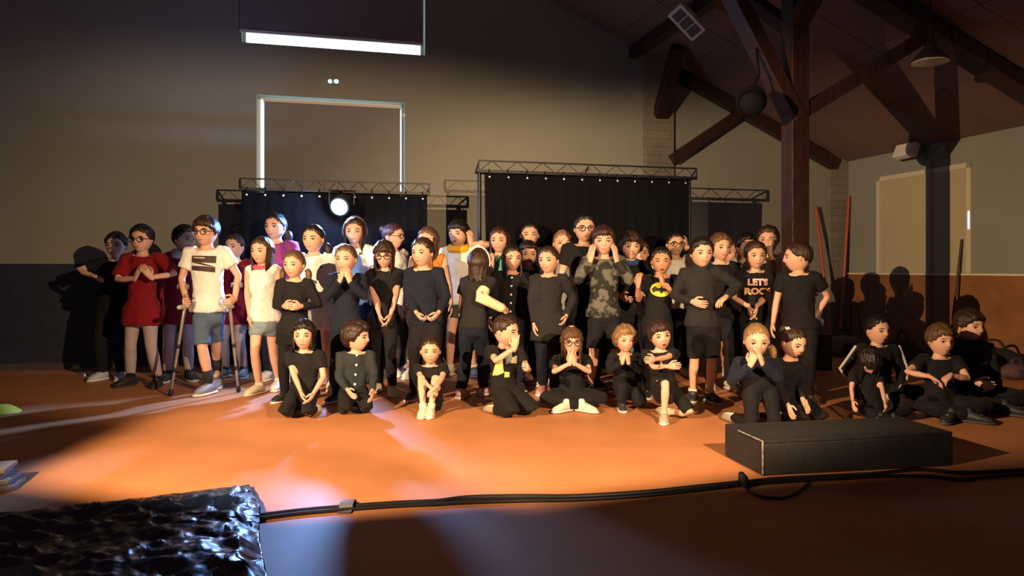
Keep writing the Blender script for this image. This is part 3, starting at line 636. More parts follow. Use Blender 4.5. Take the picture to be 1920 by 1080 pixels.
COUNT = [0]
def person(label, hx, top, fy, bx=None, yaw=0, hyaw=None, pitch=0, roll=0, pose='stand', H=None, lean=0.0, hl=None, hr=None, el=None, er=None, fdl=None, fdr=None, curl=(.35, .35),
           hair=('short', 'brown'), shirt=('tee', BLACK), legs=('trousers', BLACK), shoe=(.55, .52, .45), sole=(.7, .68, .6), sock=None, skin=0, feet=None, extras=(), mouth='closed', shyaw=None, wide=1.0, group=None):
    if pose != 'stand': wide *= 1.08
    COUNT[0] += 1; seed = COUNT[0]*7+3; rnd = random.Random(seed)
    yaw = math.radians(yaw); hyaw = yaw if hyaw is None else math.radians(hyaw); pitch = math.radians(pitch); roll = math.radians(roll)
    bx = hx if bx is None else bx
    Rb = Rz(yaw); lat = Rb@np.array([1., 0, 0]); fwd = Rb@np.array([0, -1., 0]); up = np.array([0, 0, 1.])
    Yf = F/(fy-HOR)
    back = {'stand': 0, 'seiza': .20, 'kneelup': .03, 'cross': .16, 'kneesup': .22, 'half': .10, 'squat': .12}[pose]
    pzr = {'stand': .5, 'seiza': .145, 'kneelup': .285, 'cross': .08, 'kneesup': .075, 'half': .20, 'squat': .16}[pose]
    Hg = H or 1.2
    for _ in range(4):
        Yp = Yf+back*Hg*max(.3, math.cos(yaw))
        ztop = CAMH+(HOR-top)/F*(Yp-lean*max(.3, math.cos(yaw)))
        if H is None: Hg = ztop/(pzr+.5-(.0 if pose == 'stand' else .02))
    H_ = Hg
    base = np.array([(bx-960)/F*Yp, Yp, 0.0]); root = thing('person', base, label, 'person', group)
    hh = .103+.092*H_
    pel = base+up*pzr*H_
    Yh = Yp-lean*math.cos(yaw)
    topc = np.array([(hx-960)/F*Yh, Yh, ztop]); Rh = Rz(hyaw)@Rx(pitch)@Ry(roll)
    hc = topc-Rh@np.array([0, 0, 1.])*hh*.5+np.array([0, 0, -.012])
    neck = hc-Rz(hyaw)@Rx(pitch*.5)@np.array([0, 0, 1.])*(hh*.5+.014*H_)*.96+Rb@np.array([0, .012, 0])
    spine = neck-pel; sp = spine/np.linalg.norm(spine)
    lat2 = lat if shyaw is None else Rz(math.radians(shyaw))@np.array([1., 0, 0])
    fw2 = nrm(np.cross(sp, lat2)*-1) if True else fwd
    if fw2@fwd < 0: fw2 = -fw2
    sk = skinmat(SKIN[skin])
    sho = {s: neck-sp*.018*H_+lat2*s*.094*H_*wide for s in (-1, 1)}
    hip = {s: pel+lat*s*.045*H_ for s in (-1, 1)}
    # legs ------------------------------------------------------------
    knee, ank, toe = {}, {}, {}
    tl, sl_ = .245*H_, .222*H_
    fz = .045*H_
    for s in (-1, 1):
        if pose == 'stand':
            if feet is not None:
                f = gnd(*feet[0 if s == -1 else 1]); a = np.array([f[0], f[1], fz])
            else: a = base+lat*s*(.080 if legs[0] in ('long_shorts', 'shorts') else .064)*H_+up*fz
            knee[s], ank[s] = ik(hip[s], a, tl, sl_, fwd); toe[s] = nrm(fwd+lat*s*.25)
        elif pose == 'seiza':
            k = pel+fwd*.215*H_+lat*s*.075*H_; k[2] = .052*H_; a = pel-fwd*.0*H_+lat*s*.07*H_; a[2] = .035*H_
            knee[s], ank[s], toe[s] = k, a, nrm(-fwd-up*.1)
        elif pose == 'kneelup':
            k = pel+fwd*.05*H_+lat*s*.07*H_; k[2] = .05*H_; a = k-fwd*.21*H_; a[2] = .035*H_; knee[s], ank[s], toe[s] = k, a, nrm(-fwd-up*.1)
        elif pose == 'cross':
            k = pel+fwd*.13*H_+lat*s*.20*H_; k[2] = .085*H_; a = pel+fwd*.20*H_-lat*s*.05*H_; a[2] = .045*H_; knee[s], ank[s], toe[s] = k, a, nrm(-lat*s*.75+fwd*.65)
        elif pose == 'kneesup':
            k = pel+fwd*.15*H_+lat*s*.05*H_; k[2] = .265*H_; a = pel+fwd*.225*H_+lat*s*.028*H_; a[2] = fz; knee[s], ank[s], toe[s] = k, a, nrm(fwd)
        elif pose == 'half':
            if s == -1: k = pel+fwd*.20*H_+lat*s*.02*H_; k[2] = .262*H_; a = k+fwd*.0-lat*.01*H_; a[2] = fz; knee[s], ank[s], toe[s] = k, a, nrm(fwd-lat*.15)
            else: k = pel+fwd*.14*H_+lat*s*.16*H_; k[2] = .052*H_; a = k-fwd*.14*H_-lat*.15*H_; a[2] = .035*H_; knee[s], ank[s], toe[s] = k, a, nrm(-fwd-lat*.4)
        elif pose == 'squat':
            if s == -1: k = pel+fwd*.16*H_+lat*s*.05*H_; k[2] = .245*H_; a = k-fwd*.02*H_; a[2] = fz; knee[s], ank[s], toe[s] = k, a, nrm(fwd)
            else: k = pel+fwd*.17*H_+lat*s*.10*H_; k[2] = .055*H_; a = k-fwd*.2*H_; a[2] = .035*H_; knee[s], ank[s], toe[s] = k, a, nrm(-fwd)
    # arms --------------------------------------------------------------
    elb, wri, fdir = {}, {}, {}
    ua, fa, hs = .160*H_, .140*H_, .105*H_
    for s, tgt, e_, fd in ((-1, hl, el, fdl), (1, hr, er, fdr)):
        pole = lat2*s*.55-up*.55-fw2*.45 if e_ is None else np.array(e_, float)
        if tgt is None:
            t = sho[s]-up*(ua+fa)*.97+lat2*s*.055*H_+fw2*.035*H_
            elb[s], wri[s] = ik(sho[s], t, ua, fa, lat2*s*.3-fw2*.8); fdir[s] = nrm(wri[s]-elb[s]+fw2*.02)
        else:
            Yt = Yp-tgt[2]; t = pt(tgt[0], tgt[1], Yt)
            if fd is not None: t = t-nrm(fd)*hs*.45
            else:
                e0, _ = ik(sho[s], t, ua, fa, pole); t = t-nrm(t-e0)*hs*.45
            elb[s], wri[s] = ik(sho[s], t, ua, fa, pole); fdir[s] = nrm(fd) if fd is not None else nrm(wri[s]-elb[s])
    # body mesh ------------------------------------------------------------
    def torso(m, add, f0, f1=1.0, flare=0, cap=True, hipmin=.082):
        prof = [(-.20, .070, .054), (-.08, .080, .062), (.03, .082, .063), (.30, .071, .055), (.55, .078, .058), (.78, .088, .060), (.90, .082, .052), (.965, .056, .042), (1.0, .038, .036)]
        fsamp = np.linspace(f0, f1, 10); pr = np.array(prof); P, R = [], []
        for f in fsamp:
            fl = flare*max(0, .2-f)
            rl = np.interp(f, pr[:, 0], pr[:, 1])*H_*wide; rd = np.interp(f, pr[:, 0], pr[:, 2])*H_
            if f < .05: rl = max(rl, hipmin*H_); rd = max(rd, .063*H_)
            ax = pel+spine*f if f >= 0 else pel+(up if pose == 'stand' else sp)*f*np.linalg.norm(spine)
            P.append(ax); R.append((rl+add+fl*H_, rd+add+fl*H_*.8))
        m.tube(P, R, 18, lat=lat2*.5+lat*.5, cap=cap)
    m = MB(); torso(m, 0, -.18)
    m.tube([neck-sp*.03*H_, neck, hc-Rh@np.array([0, -.02, .18])*hh], [.046*H_, .033*H_, .033*H_], 12)
    for s in (-1, 1):
        m.tube([sho[s]-lat2*s*.03*H_, sho[s], (sho[s]*.5+elb[s]*.5), elb[s], elb[s]*.65+wri[s]*.35, wri[s]], np.array([.028, .029, .0245, .0205, .0205, .0150])*H_, 10)
        m.tube([hip[s], hip[s]*.5+knee[s]*.5, knee[s], knee[s]*.7+ank[s]*.3, ank[s]], np.array([.046, .040, .0295, .031, .0190])*H_, 10)
        fo = ank[s]-up*.02*H_ if toe[s][2] > -.05 else ank[s]
        m.tube([fo-toe[s]*.02*H_, fo+toe[s]*.04*H_-up*.005*H_, fo+toe[s]*.095*H_-up*.01*H_], np.array([.02, .02, .014])*H_, 8)
    ex = MB(); ex.add((HV*hh)@Rh.T+hc, HF)
    for s in (-1, 1):
        ex.ell(hc+Rh@np.array([s*.352, .03, -.03])*hh, (.035*hh, .062*hh, .10*hh), (Rh@Rz(.35*s)).T, 8, 6)
        pn = (-lat2*s) if abs(fdir[s]@lat2) < .7 else -up
        if fdir[s][2] > .5: pn = -lat2*s*.6-fw2*.6
        hand(ex, wri[s], fdir[s], pn, hs, curl[0 if s == -1 else 1], s)
    remeshed('body', m, sk, root, base, .0115, 2, extra=ex)
    # face -------------------------------------------------------------------
    def hp(x, z, dy=0.0): return hc+Rh@np.array([x, face_y(x, z)+dy, z])*hh
    M_eye = [mat('eye_white', (.55, .50, .46), .3), mat('iris', (.025, .014, .010), .2), mat('lash', (.012, .008, .007), .6)]
    for s in (-1, 1):
        e = MB(); c = hp(s*.16, -.005, .012); e.ell(c, (.068*hh, .026*hh, .038*hh), Rh.T, 10, 6)
        e.cur = 1; e.ell(c+Rh@np.array([0, -.018, -.002])*hh, (.040*hh, .014*hh, .038*hh), Rh.T, 8, 6)
        e.cur = 2; e.tube([hp(s*.16+q*.068, .026-.022*q*q, -.006) for q in (-1, -.5, 0, .5, 1)], .014*hh, 5)
        e.build('eye', M_eye, root, loc=base, smooth=True)
    hcol = HB[hair[1]]; HM = hairmat(hcol)
    for s in (-1, 1):
        e = MB(); e.tube([hp(s*x, z, -.004) for x, z in ((.09, .085), (.16, .105), (.235, .08))], [.016*hh, .020*hh, .010*hh], 5); e.build('eyebrow', HM, root, loc=base, smooth=True)
    M_lip = [mat('lips', (.50, .19, .15), .5), mat('mouth_inside', (.06, .012, .012), .5), mat('teeth', (.8, .76, .68), .4)]
    e = MB()
    if mouth == 'open':
        e.cur = 1; e.ell(hp(0, -.285, .006), (.062*hh, .024*hh, .048*hh), Rh.T, 10, 6); e.cur = 0
        e.tube([hp(x, z, -.004) for x, z in ((-.07, -.285), (-.04, -.238), (0, -.232), (.04, -.238), (.07, -.285), (.04, -.335), (0, -.342), (-.04, -.335), (-.07, -.285))], .013*hh, 5)
    else:
        cz = {'closed': 0, 'smile': .035, 'frown': -.02}[mouth]; wd = .085 if mouth != 'smile' else .11
        e.tube([hp(x*wd, -.262+abs(x)**2*cz+.004*(1-abs(x)), -.002) for x in (-1, -.5, 0, .5, 1)], np.array([.006, .013, .013, .013, .006])*hh, 5)
        e.tube([hp(x*wd, -.288+abs(x)**2*(cz+.02), -.002) for x in (-1, -.5, 0, .5, 1)], np.array([.006, .014, .017, .014, .006])*hh, 5)
        e.cur = 1; e.tube([hp(x*wd, -.275+abs(x)**2*(cz+.008), -.011) for x in (-1, 0, 1)], .005*hh, 5)
    e.build('mouth', M_lip, root, loc=base, smooth=True)
    # hair --------------------------------------------------------------------
    st = hair[0]; h = MB(); Ry_ = Rz(hyaw)@Rx(pitch*.4)
    HS = {'short': (.56, -.15, -.62, .075, .015), 'fringe': (.38, -.18, -.62, .085, .03), 'crop': (.60, -.05, -.5, .055, 0), 'bowl': (.34, -.40, -.75, .10, .035), 'long': (.56, .05, -.7, .055, .0), 'bangs': (.28, .0, -.7, .07, .03),
          'bob': (.45, -.05, -.7, .07, .015), 'tied': (.58, -.02, -.55, .04, .0), 'curly': (.45, -.30, -.8, .12, .03)}[st]
    hair_shell(h, Rh, hc, hh, HS[0], HS[1], HS[2], HS[3], seed, HS[4], thin=st in ('short', 'crop', 'fringe', 'tied'))
    hlen = hair[2] if len(hair) > 2 else None
    if st in ('long', 'bangs'): hair_curtain(h, Ry_, hc, hh, hlen or 1.25, seed, arc=122 if st == 'long' else 126, flare=1.06)
    if st == 'bob': hair_curtain(h, Ry_, hc, hh, hlen or .62, seed, arc=126, wave=.015, flare=1.08)
    if st == 'tied' and hlen:
        for kind in (hlen if isinstance(hlen, (list, tuple)) else [hlen]):
            p0 = {'tail': (0, .46, .16), 'bun': (0, .44, .28), 'sideR': (.40, .12, -.22), 'sideL': (-.40, .12, -.22)}[kind]
            if kind == 'bun': h.ell(hc+Rh@np.array(p0)*hh, (.19*hh, .17*hh, .19*hh), Rh.T, 12, 8)
            else:
                sx_ = np.sign(p0[0]); path = [np.array(p0), np.array(p0)+np.array([.08*sx_, .14 if kind == 'tail' else .0, -.04]), np.array(p0)+np.array([.12*sx_, .20 if kind == 'tail' else -.03, -.3]), np.array(p0)+np.array([.08*sx_, .14 if kind == 'tail' else -.06, -.62])]
                h.tube(smooth_path([hc+Ry_@q*hh for q in path], 4), np.interp(np.linspace(0, 1, 13), [0, .15, .5, 1], [.06, .11, .12, .03])*hh, 10)
    h.build('hair', HM, root, loc=base, smooth=True)
    # clothes --------------------------------------------------------------------
    kind, sc_ = shirt[0], shirt[1]; sm = shirt[2] if len(shirt) > 2 else cloth(sc_)
    m = MB(); hem = {'tee': -.13, 'long': -.13, 'sleeveless': -.14, 'tunic': -.42, 'tunic_tee': -.42, 'turtle': -.12, 'bigtee': -.36}[kind]
    if pose != 'stand': hem = max(hem, -.06)
    torso(m, .010*H_, hem, (.962 if kind != 'sleeveless' else .945) if kind != 'turtle' else .98, flare=.04 if hem < -.3 else .015, cap=False, hipmin=.094)
    if kind == 'turtle': m.tube([neck-sp*.03*H_, neck+sp*.028*H_], [.055*H_, .043*H_], 14)
    for s in (-1, 1):
        S, E, Wr = sho[s], elb[s], wri[s]
        if kind in ('tee', 'tunic_tee', 'bigtee'):
            k = .62 if kind != 'bigtee' else .85; m.tube([S-lat2*s*.035*H_, S, S*(1-k)+E*k], np.array([.040, .041, .042])*H_, 12, cap=False)
        elif kind == 'sleeveless': m.tube([S-lat2*s*.035*H_, S+(E-S)*.10], np.array([.040, .039])*H_, 12, cap=False)
        else: m.tube([S-lat2*s*.035*H_, S, S*.5+E*.5, E, E*.5+Wr*.5, Wr-(Wr-E)*.05], np.array([.038, .039, .036, .032, .029, .026])*H_, 12, cap=False)
    ob_shirt = remeshed('shirt', m, sm, root, base, .0125, 3, wrinkle=.020)
    m = MB(); lk, lc = legs[0], legs[1]; lm = legs[2] if len(legs) > 2 else cloth(lc); nm = {'trousers': 'trousers', 'leggings': 'leggings', 'shorts': 'shorts', 'long_shorts': 'shorts', 'tights': 'tights'}[lk]
    ad = {'trousers': .013, 'leggings': .006, 'shorts': .006, 'long_shorts': .004, 'tights': .004}[lk]*H_
    torso(m, .007*H_, -.19, .12)
    for s in (-1, 1):
        Hp, K, A = hip[s], knee[s], ank[s]; r = np.array([.046, .041, .031, .032, .024])*H_+ad
        if lk in ('shorts', 'long_shorts'):
            k = .55 if lk == 'shorts' else .93; m.tube([Hp, Hp*(1-k*.5)+K*k*.5, Hp*(1-k)+K*k], [r[0], r[1]+.002*H_, r[1]+.001*H_], 12, cap=False)
        else: m.tube([Hp, Hp*.5+K*.5, K, K*.6+A*.4, A+(K-A)*.06], r, 12, cap=False)
    ob_legs = remeshed(nm, m, lm, root, base, .0125, 3, wrinkle=.014 if lk not in ('leggings', 'tights') else 0)
    # shoes
    for i_, s in enumerate((-1, 1)):
        A, T = ank[s], toe[s]; flat = pose in ('stand',) or (T[2] > -.05 and A[2] > .04*H_-.001 and pose in ('kneesup', 'half', 'squat'))
        if flat or pose == 'cross':
            g = np.array([A[0], A[1], 0.0 if flat else A[2]-.042*H_]); tt = nrm((T[0], T[1], 0)); lx = np.cross(tt, up)
            q = MB(); q.tube([g-tt*.034*H_+up*.034*H_, g+tt*.0*H_+up*.040*H_, g+tt*.05*H_+up*.032*H_, g+tt*.10*H_+up*.025*H_, g+tt*.118*H_+up*.02*H_], np.array([(.024, .022), (.031, .034), (.032, .024), (.031, .017), (.02, .010)])*H_, 12, lat=lx)
            q.tube([A+up*.0, A+up*.018*H_], np.array([.030, .028])*H_, 12)
            so = q.build('shoe', mat('shoe_%d_%d_%d' % tuple(int(x*1000) for x in shoe), shoe, .6, bump=.1), root, loc=base, smooth=True)
            q = MB(); q.tube([g-tt*.050*H_+up*.008*H_, g-tt*.03*H_+up*.008*H_, g+tt*.03*H_+up*.008*H_, g+tt*.10*H_+up*.008*H_, g+tt*.135*H_+up*.009*H_], np.array([(.018, .008), (.031, .0085), (.033, .0085), (.036, .0085), (.016, .007)])*H_, 12, lat=lx, cap=False)
            q.build('sole', mat('sole_%d' % int(sole[0]*1000), sole, .6), so, loc=base, smooth=True)
            q = MB(); p0 = g+up*.052*H_+tt*.03*H_
            for w_ in range(3): q.tube([p0+tt*.018*w_*H_-up*.004*w_*H_+lx*.018*H_+up*.0*H_, p0+tt*.018*w_*H_-up*.004*w_*H_+up*.006*H_, p0+tt*.018*w_*H_-up*.004*w_*H_-lx*.018*H_], .0035*H_, 5)
            q.build('laces', mat('laces', (.7, .68, .62), .7), so, loc=base)
        else:
            lx = np.cross(T, up); q = MB(); q.tube([A-T*.03*H_, A, A+T*.06*H_-up*.004*H_, A+T*.115*H_-up*.010*H_], np.array([(.026, .026), (.032, .030), (.032, .022), (.02, .012)])*H_, 12, lat=lx)
            so = q.build('shoe', mat('shoe_%d_%d_%d' % tuple(int(x*1000) for x in shoe), shoe, .6, bump=.1), root, loc=base, smooth=True)
            q = MB(); q.tube([A-T*.03*H_+up*.022*H_, A+T*.05*H_+up*.02*H_, A+T*.11*H_+up*.002*H_], np.array([(.024, .006), (.03, .006), (.018, .005)])*H_, 10, lat=lx); q.build('sole', mat('sole_%d' % int(sole[0]*1000), sole, .6), so, loc=base, smooth=True)
        if sock is not None:
            k = sock[3] if len(sock) > 3 else .2
            q = MB(); q.tube([A-up*.01*H_ if flat else A, A*(1-k)+knee[s]*k], [.0255*H_, .029*H_], 12, cap=False); q.build('sock', cloth(sock[:3]), root, loc=base, smooth=True)
    J = dict(H=H_, hh=hh, hc=hc, Rh=Rh, neck=neck, sp=sp, pel=pel, lat=lat2, fwd=fw2, up=up, base=base, root=root, elb=elb, wri=wri, sho=sho, shirt=ob_shirt, legs=ob_legs, hp=hp, fdir=fdir, knee=knee, ank=ank, hs=hs, Yp=Yp, sk=sk)
    for x in extras: x(J)
    return J

# ---- extras ------------------------------------------------------------------
def glasses(colr=(.015, .012, .012), r=.105):
    def f(J):
        hh = J['hh']; m = MB()
        for s in (-1, 1):
            c = J['hc']+J['Rh']@np.array([s*.165, min(face_y(.16, 0), face_y(.08, -.1))-.055, -.01])*hh
            m.tube([c+J['Rh']@np.array([math.cos(q)*r*1.15, abs(math.cos(q))*.01, math.sin(q)*r*.85])*hh for q in np.linspace(0, 2*math.pi, 17)], .016*hh, 5)
            m.tube([c+J['Rh']@np.array([s*r*1.1, 0, .02])*hh, J['hc']+J['Rh']@np.array([s*.385, -.1, .03])*hh, J['hc']+J['Rh']@np.array([s*.39, .05, .01])*hh], .013*hh, 5)
        c = J['hc']+J['Rh']@np.array([0, face_y(0, -.03)-.03, .01])*hh
        m.tube([c-J['Rh']@np.array([.06, 0, 0])*hh, c+J['Rh']@np.array([0, -.01, .015])*hh, c+J['Rh']@np.array([.06, 0, 0])*hh], .014*hh, 5)
        m.build('glasses', mat('glasses_frame_%d' % int(colr[0]*1000), colr, .3), J['root'], loc=J['base'], smooth=True)
    return f
def headband(colr, back=.12):
    def f(J):
        q = np.linspace(-1.75, 1.75, 25); d = np.stack([np.sin(q), np.full(25, back), np.cos(q)], 1); d /= np.linalg.norm(d, axis=1)[:, None]
        P = (head_fn(d)+d*.105)*J['hh']@J['Rh'].T+J['hc']; m = MB(); m.tube(P, np.full((25, 2), .028*J['hh']), 6); m.build('headband', cloth(colr), J['root'], loc=J['base'], smooth=True)
    return f
def hairtie(pos, colr):
    def f(J):
        c = J['hc']+J['Rh']@np.array(pos)*J['hh']; m = MB(); m.tube([c+J['Rh']@np.array([math.cos(q)*.07, math.sin(q)*.07, .02*math.sin(3*q)])*J['hh'] for q in np.linspace(0, 6.283, 13)], .025*J['hh'], 6); m.build('hair_tie', cloth(colr), J['root'], loc=J['base'], smooth=True)
    return f
def scarf(colr, name='scarf', r=1.0, th=.022):
    def f(J):
        H = J['H']; m = MB(); c = J['neck']+J['sp']*.002*H
        m.tube([c+J['lat']*math.cos(q)*.052*H*r+J['fwd']*math.sin(q)*.05*H*r-J['sp']*(.012*H*math.sin(q)) for q in np.linspace(0, 6.283, 21)], th*H, 8); m.build(name, cloth(colr), J['root'], loc=J['base'], smooth=True)
    return f
def conform(obj, J, pts, off):
    me = obj.data; vs = [v.co.copy() for v in me.vertices]; bv = BVHTree.FromPolygons(vs, [tuple(p.vertices) for p in me.polygons]); out = []
    fw = Vector(J['fwd']); base = Vector(J['base'])
    for p in pts:
        o = Vector(p)-base+fw*.6; hit = bv.ray_cast(o, -fw, 1.2)
        out.append(np.array((hit[0] if hit[0] else Vector(p)-base)+fw*off)+J['base'])
    return out
def patch(polys, cx, cz, colr, name, off=.006, on='shirt', sub=5, label=None):
    """flat print: list of 2D polygons (fan-split convex) in units of H around (cx, cz along the spine from the pelvis)"""
    def f(J):
        def go():
            H = J['H']; m = MB(); c = J['pel']+J['sp']*cz*H+J['lat']*cx*H
            for pl in polys:
                if len(pl) == 4:
                    a, b, c_, d = [np.array(q, float) for q in pl]; g = []
                    for j in range(sub+1):
                        for i in range(sub+1):
                            u, v = i/sub, j/sub; q = (a*(1-u)+b*u)*(1-v)+(d*(1-u)+c_*u)*v; g.append(c+J['lat']*q[0]*H+J['up']*q[1]*H)
                    g = conform(J[on], J, g, off); m.add(g, [(j*(sub+1)+i, j*(sub+1)+i+1, (j+1)*(sub+1)+i+1, (j+1)*(sub+1)+i) for j in range(sub) for i in range(sub)])
                else:
                    g = conform(J[on], J, [c+J['lat']*q[0]*H+J['up']*q[1]*H for q in pl], off); m.add(g, [tuple(range(len(g)))])
            o = m.build(name, mat('print_%s_%d_%d_%d' % ((name,)+tuple(int(x*1000) for x in colr)), colr, .7), J['root'], loc=J['base'])
            if label: o['label'] = label
        POST.append(go)
    return f
def buttons(n, cx=0.0, z0=.05, z1=.27, colr=(.75, .72, .66)):
    def f(J):
        def go():
            H = J['H']
            for k in range(n):
                z = z0+(z1-z0)*k/(n-1); p = conform(J['shirt'], J, [J['pel']+J['sp']*z*H+J['lat']*cx*H], .003)[0]
                m = MB(); m.tube([p, p+J['fwd']*.006], .0085, 8, cap=False); m.build('button', mat('button_%d' % int(colr[0]*100), colr, .4), J['root'], loc=J['base'])
        POST.append(go)
    return f
def text_print(lines, cz, size, colr, name='lettering'):
    def f(J):
        def go():
            H = J['H']; c = J['pel']+J['sp']*cz*H
            for k, (tx, co, dz) in enumerate(lines):
                cu = bpy.data.curves.new('t', 'FONT'); cu.body = tx; cu.size = size; cu.align_x = 'CENTER'; cu.offset = .0035; cu.resolution_u = 3
                to = bpy.data.objects.new('t', cu); col.objects.link(to); dg = bpy.context.evaluated_depsgraph_get(); me = to.evaluated_get(dg).to_mesh()
                v = [np.array(x.co) for x in me.vertices]; fs = [tuple(p.vertices) for p in me.polygons]; to.evaluated_get(dg).to_mesh_clear(); bpy.data.objects.remove(to)
                g = [c+J['lat']*q[0]*1.05+J['up']*(q[1]+dz) for q in v]; g = conform(J['shirt'], J, g, .007); m = MB(); m.add(g, fs)
                o = m.build(name, mat('letters_%d' % k+'%d' % int(co[1]*100), co, .6), J['root'], loc=J['base']); o['label'] = 'printed word %s on the shirt' % tx
        POST.append(go)
    return f
# ---- the cast -------------------------------------------------------------------
PALE = (.42, .33, .33); DENIM = (.07, .11, .17); CREAM = (.62, .55, .34); SHOEW = (.66, .60, .44); SHOEK = (.02, .02, .022)
UPV = (0, -.1, 1)
# far side of the group, by the wainscot
person('child in black T-shirt and trousers, hand on hip, next to the navy wainscot', 218, 435, 712, bx=212, hyaw=8, hl=(186, 517, .12), el=(-1, .2, .1), hair=('short', 'dark'), shoe=(.45, .47, .5), skin=2)
person('child with glasses in long dark red T-shirt, hands joined at the chest', 266, 421, 727, hl=(258, 510, .20), hr=(274, 508, .20), el=(-.8, 0, -.5), er=(.8, 0, -.5), fdl=(.5, -.3, .8), fdr=(-.5, -.3, .8), hair=('short', 'dark'), shirt=('bigtee', RED), legs=('tights', PALE), shoe=SHOEK, sole=(.03, .03, .03), sock=(.012, .012, .014, .32), feet=((245, 722), (297, 724)), extras=[glasses()])
person('child in dark red top with white collar looking away behind the crutches', 345, 422, 714, bx=334, yaw=25, hyaw=60, hair=('short', 'black'), shirt=('tunic', (.16, .01, .018)), legs=('tights', PALE), shoe=SHOEK, sole=(.4, .45, .5), sock=(.012, .012, .014, .25), extras=[scarf(WHITE, 'collar', 1.15, .026)])
J = person('child with glasses, white T-shirt and blue denim shorts leaning on two crutches', 387, 405, 738, bx=392, hyaw=-8, hl=(345, 566, .16), hr=(431, 566, .14), el=(-.7, .5, 0), er=(.7, .5, 0), fdl=(.2, -.9, -.3), fdr=(-.2, -.9, -.3), curl=(1.0, 1.0), hair=('fringe', 'brown'), shirt=('tee', WHITE), legs=('long_shorts', DENIM), shoe=(.22, .20, .16), sock=(.02, .02, .022, .42), feet=((394, 738), (408, 724)), extras=[glasses(),
    patch([[(-.068, .05), (.068, .048), (.066, .008), (-.068, .014)], [(-.068, .012), (-.005, .010), (.066, -.012), (.04, -.010)], [(-.068, -.005), (.02, -.010), (.066, -.016), (.066, -.016)], [(-.070, -.006), (.064, -.014), (.062, -.044), (-.068, -.030)]], 0, .225, (.045, .022, .018), 'chest_print', label='dark brown zigzag block print'),
    patch([[(-.058, .043), (.012, .040), (.012, .032), (-.058, .036)]], 0, .225, (.45, .36, .28), 'chest_print_gap', off=.009)])
def crutch(hand_c, foot, label, arm):
    e = thing('crutch', foot, label, 'crutch', None); m_al = mat('crutch_alloy', (.42, .40, .40), .3, metal=.7); d = nrm(np.array(hand_c)-foot)
    q = lambda t: foot+(np.array(hand_c)-foot)*t
    m = MB(); m.tube([q(.03), q(.55)], .010, 12); m.build('lower_shaft', m_al, e, loc=foot, smooth=True)
    m = MB(); m.tube([q(.42), q(1.0)], .0125, 12); m.build('upper_shaft', m_al, e, loc=foot, smooth=True)
    for t in (.28, .55): 
        m = MB(); m.tube([q(t-.012), q(t+.012)], .0155, 12); m.build('collar', M_dark, e, loc=foot, smooth=True)
    m = MB(); m.tube([q(0)+np.array([0, 0, .004]), q(.05)], [.02, .014], 12); m.build('rubber_tip', M_dark, e, loc=foot, smooth=True)
    hb = np.array(hand_c)+np.array([0, .05, 0]); m = MB(); m.tube([hb, hb+np.array([0, -.06, .004]), hb+np.array([0, -.15, .0])], [.017, .019, .017], 10); m.build('handle', mat('crutch_grip', (.42, .39, .34), .6), e, loc=foot, smooth=True)
    top = np.array(hand_c)+np.array([0, .07, .03]); t2 = arm+np.array([0, .045, 0]); m = MB(); m.tube([np.array(hand_c), top, t2], .0105, 10); m.build('arm_strut', m_al, e, loc=foot, smooth=True)
    m = MB(); m.tube([t2+np.array([.042*math.cos(a), -.045+.045*math.sin(a), 0]) for a in np.linspace(-.6, 3.74, 12)], [(.004, .02)]*12, 8, lat=None); m.build('cuff', mat('crutch_cuff', (.2, .2, .2), .5), e, loc=foot, smooth=True)
for s, fx, fy_ in ((-1, 320, 743), (1, 447, 736)):
    g = J['wri'][s]+J['fdir'][s]*J['hs']*.55+np.array([0, .02, -.035]); crutch(g, gnd(fx, fy_)+np.array([0, 0, .017]), 'grey metal crutch %s' % ('with a slanting shaft near the child in red' if s < 0 else 'with a steep shaft near the long haired child'), J['wri'][s]*.4+J['elb'][s]*.6)
person('child in dark red top and beige skirt hem standing behind a crutch', 440, 438, 707, hyaw=-10, hair=('tied', 'brown', 'tail'), shirt=('tunic', RED), legs=('tights', PALE), shoe=(.25, .25, .27), sock=(.012, .012, .014, .25), extras=[patch([[(-.105, .012), (.105, .012), (.108, -.02), (-.108, -.02)]], 0, -.145, (.30, .24, .18), 'hem_band')])
person('child with long dark wavy hair, sleeveless white top and denim shorts', 492, 443, 738, bx=496, yaw=-5, hyaw=-14, hl=(469, 605, .05), hair=('long', 'brown', 1.75), shirt=('sleeveless', WHITE), legs=('shorts', (.16, .22, .26)), shoe=SHOEW, sole=SHOEW, feet=((486, 738), (521, 730)), extras=[scarf((.55, .08, .12), 'neck_bow', .95, .016)])
person('tall child in magenta top with dark ponytail in front of the blue lit curtain', 517, 398, 712, bx=527, hyaw=-12, hair=('tied', 'dark', ['tail', 'sideR']), shirt=('tee', (.26, .04, .12)), legs=('trousers', NAVY), skin=1)
person('child in black long sleeve dress with side pigtails, hands folded at the waist', 552, 468, 752, bx=552, yaw=-5, hyaw=-10, hl=(538, 574, .17), hr=(553, 575, .19), curl=(.8, .8), hair=('tied', 'light', ['sideR', 'sideL']), shirt=('tunic', BLACK), legs=('leggings', BLACK), shoe=SHOEK)
person('child in long plain white T-shirt and dark shorts with dark ponytail', 588, 420, 731, bx=597, hyaw=-10, hair=('tied', 'dark', ['tail', 'sideR']), shirt=('tunic_tee', WHITE), legs=('shorts', NAVY), shoe=SHOEW, sole=SHOEW, extras=[patch([[(.0, .01), (.012, .012), (.014, .0), (.002, -.004)]], .045, .235, (.1, .1, .08), 'small_badge')])
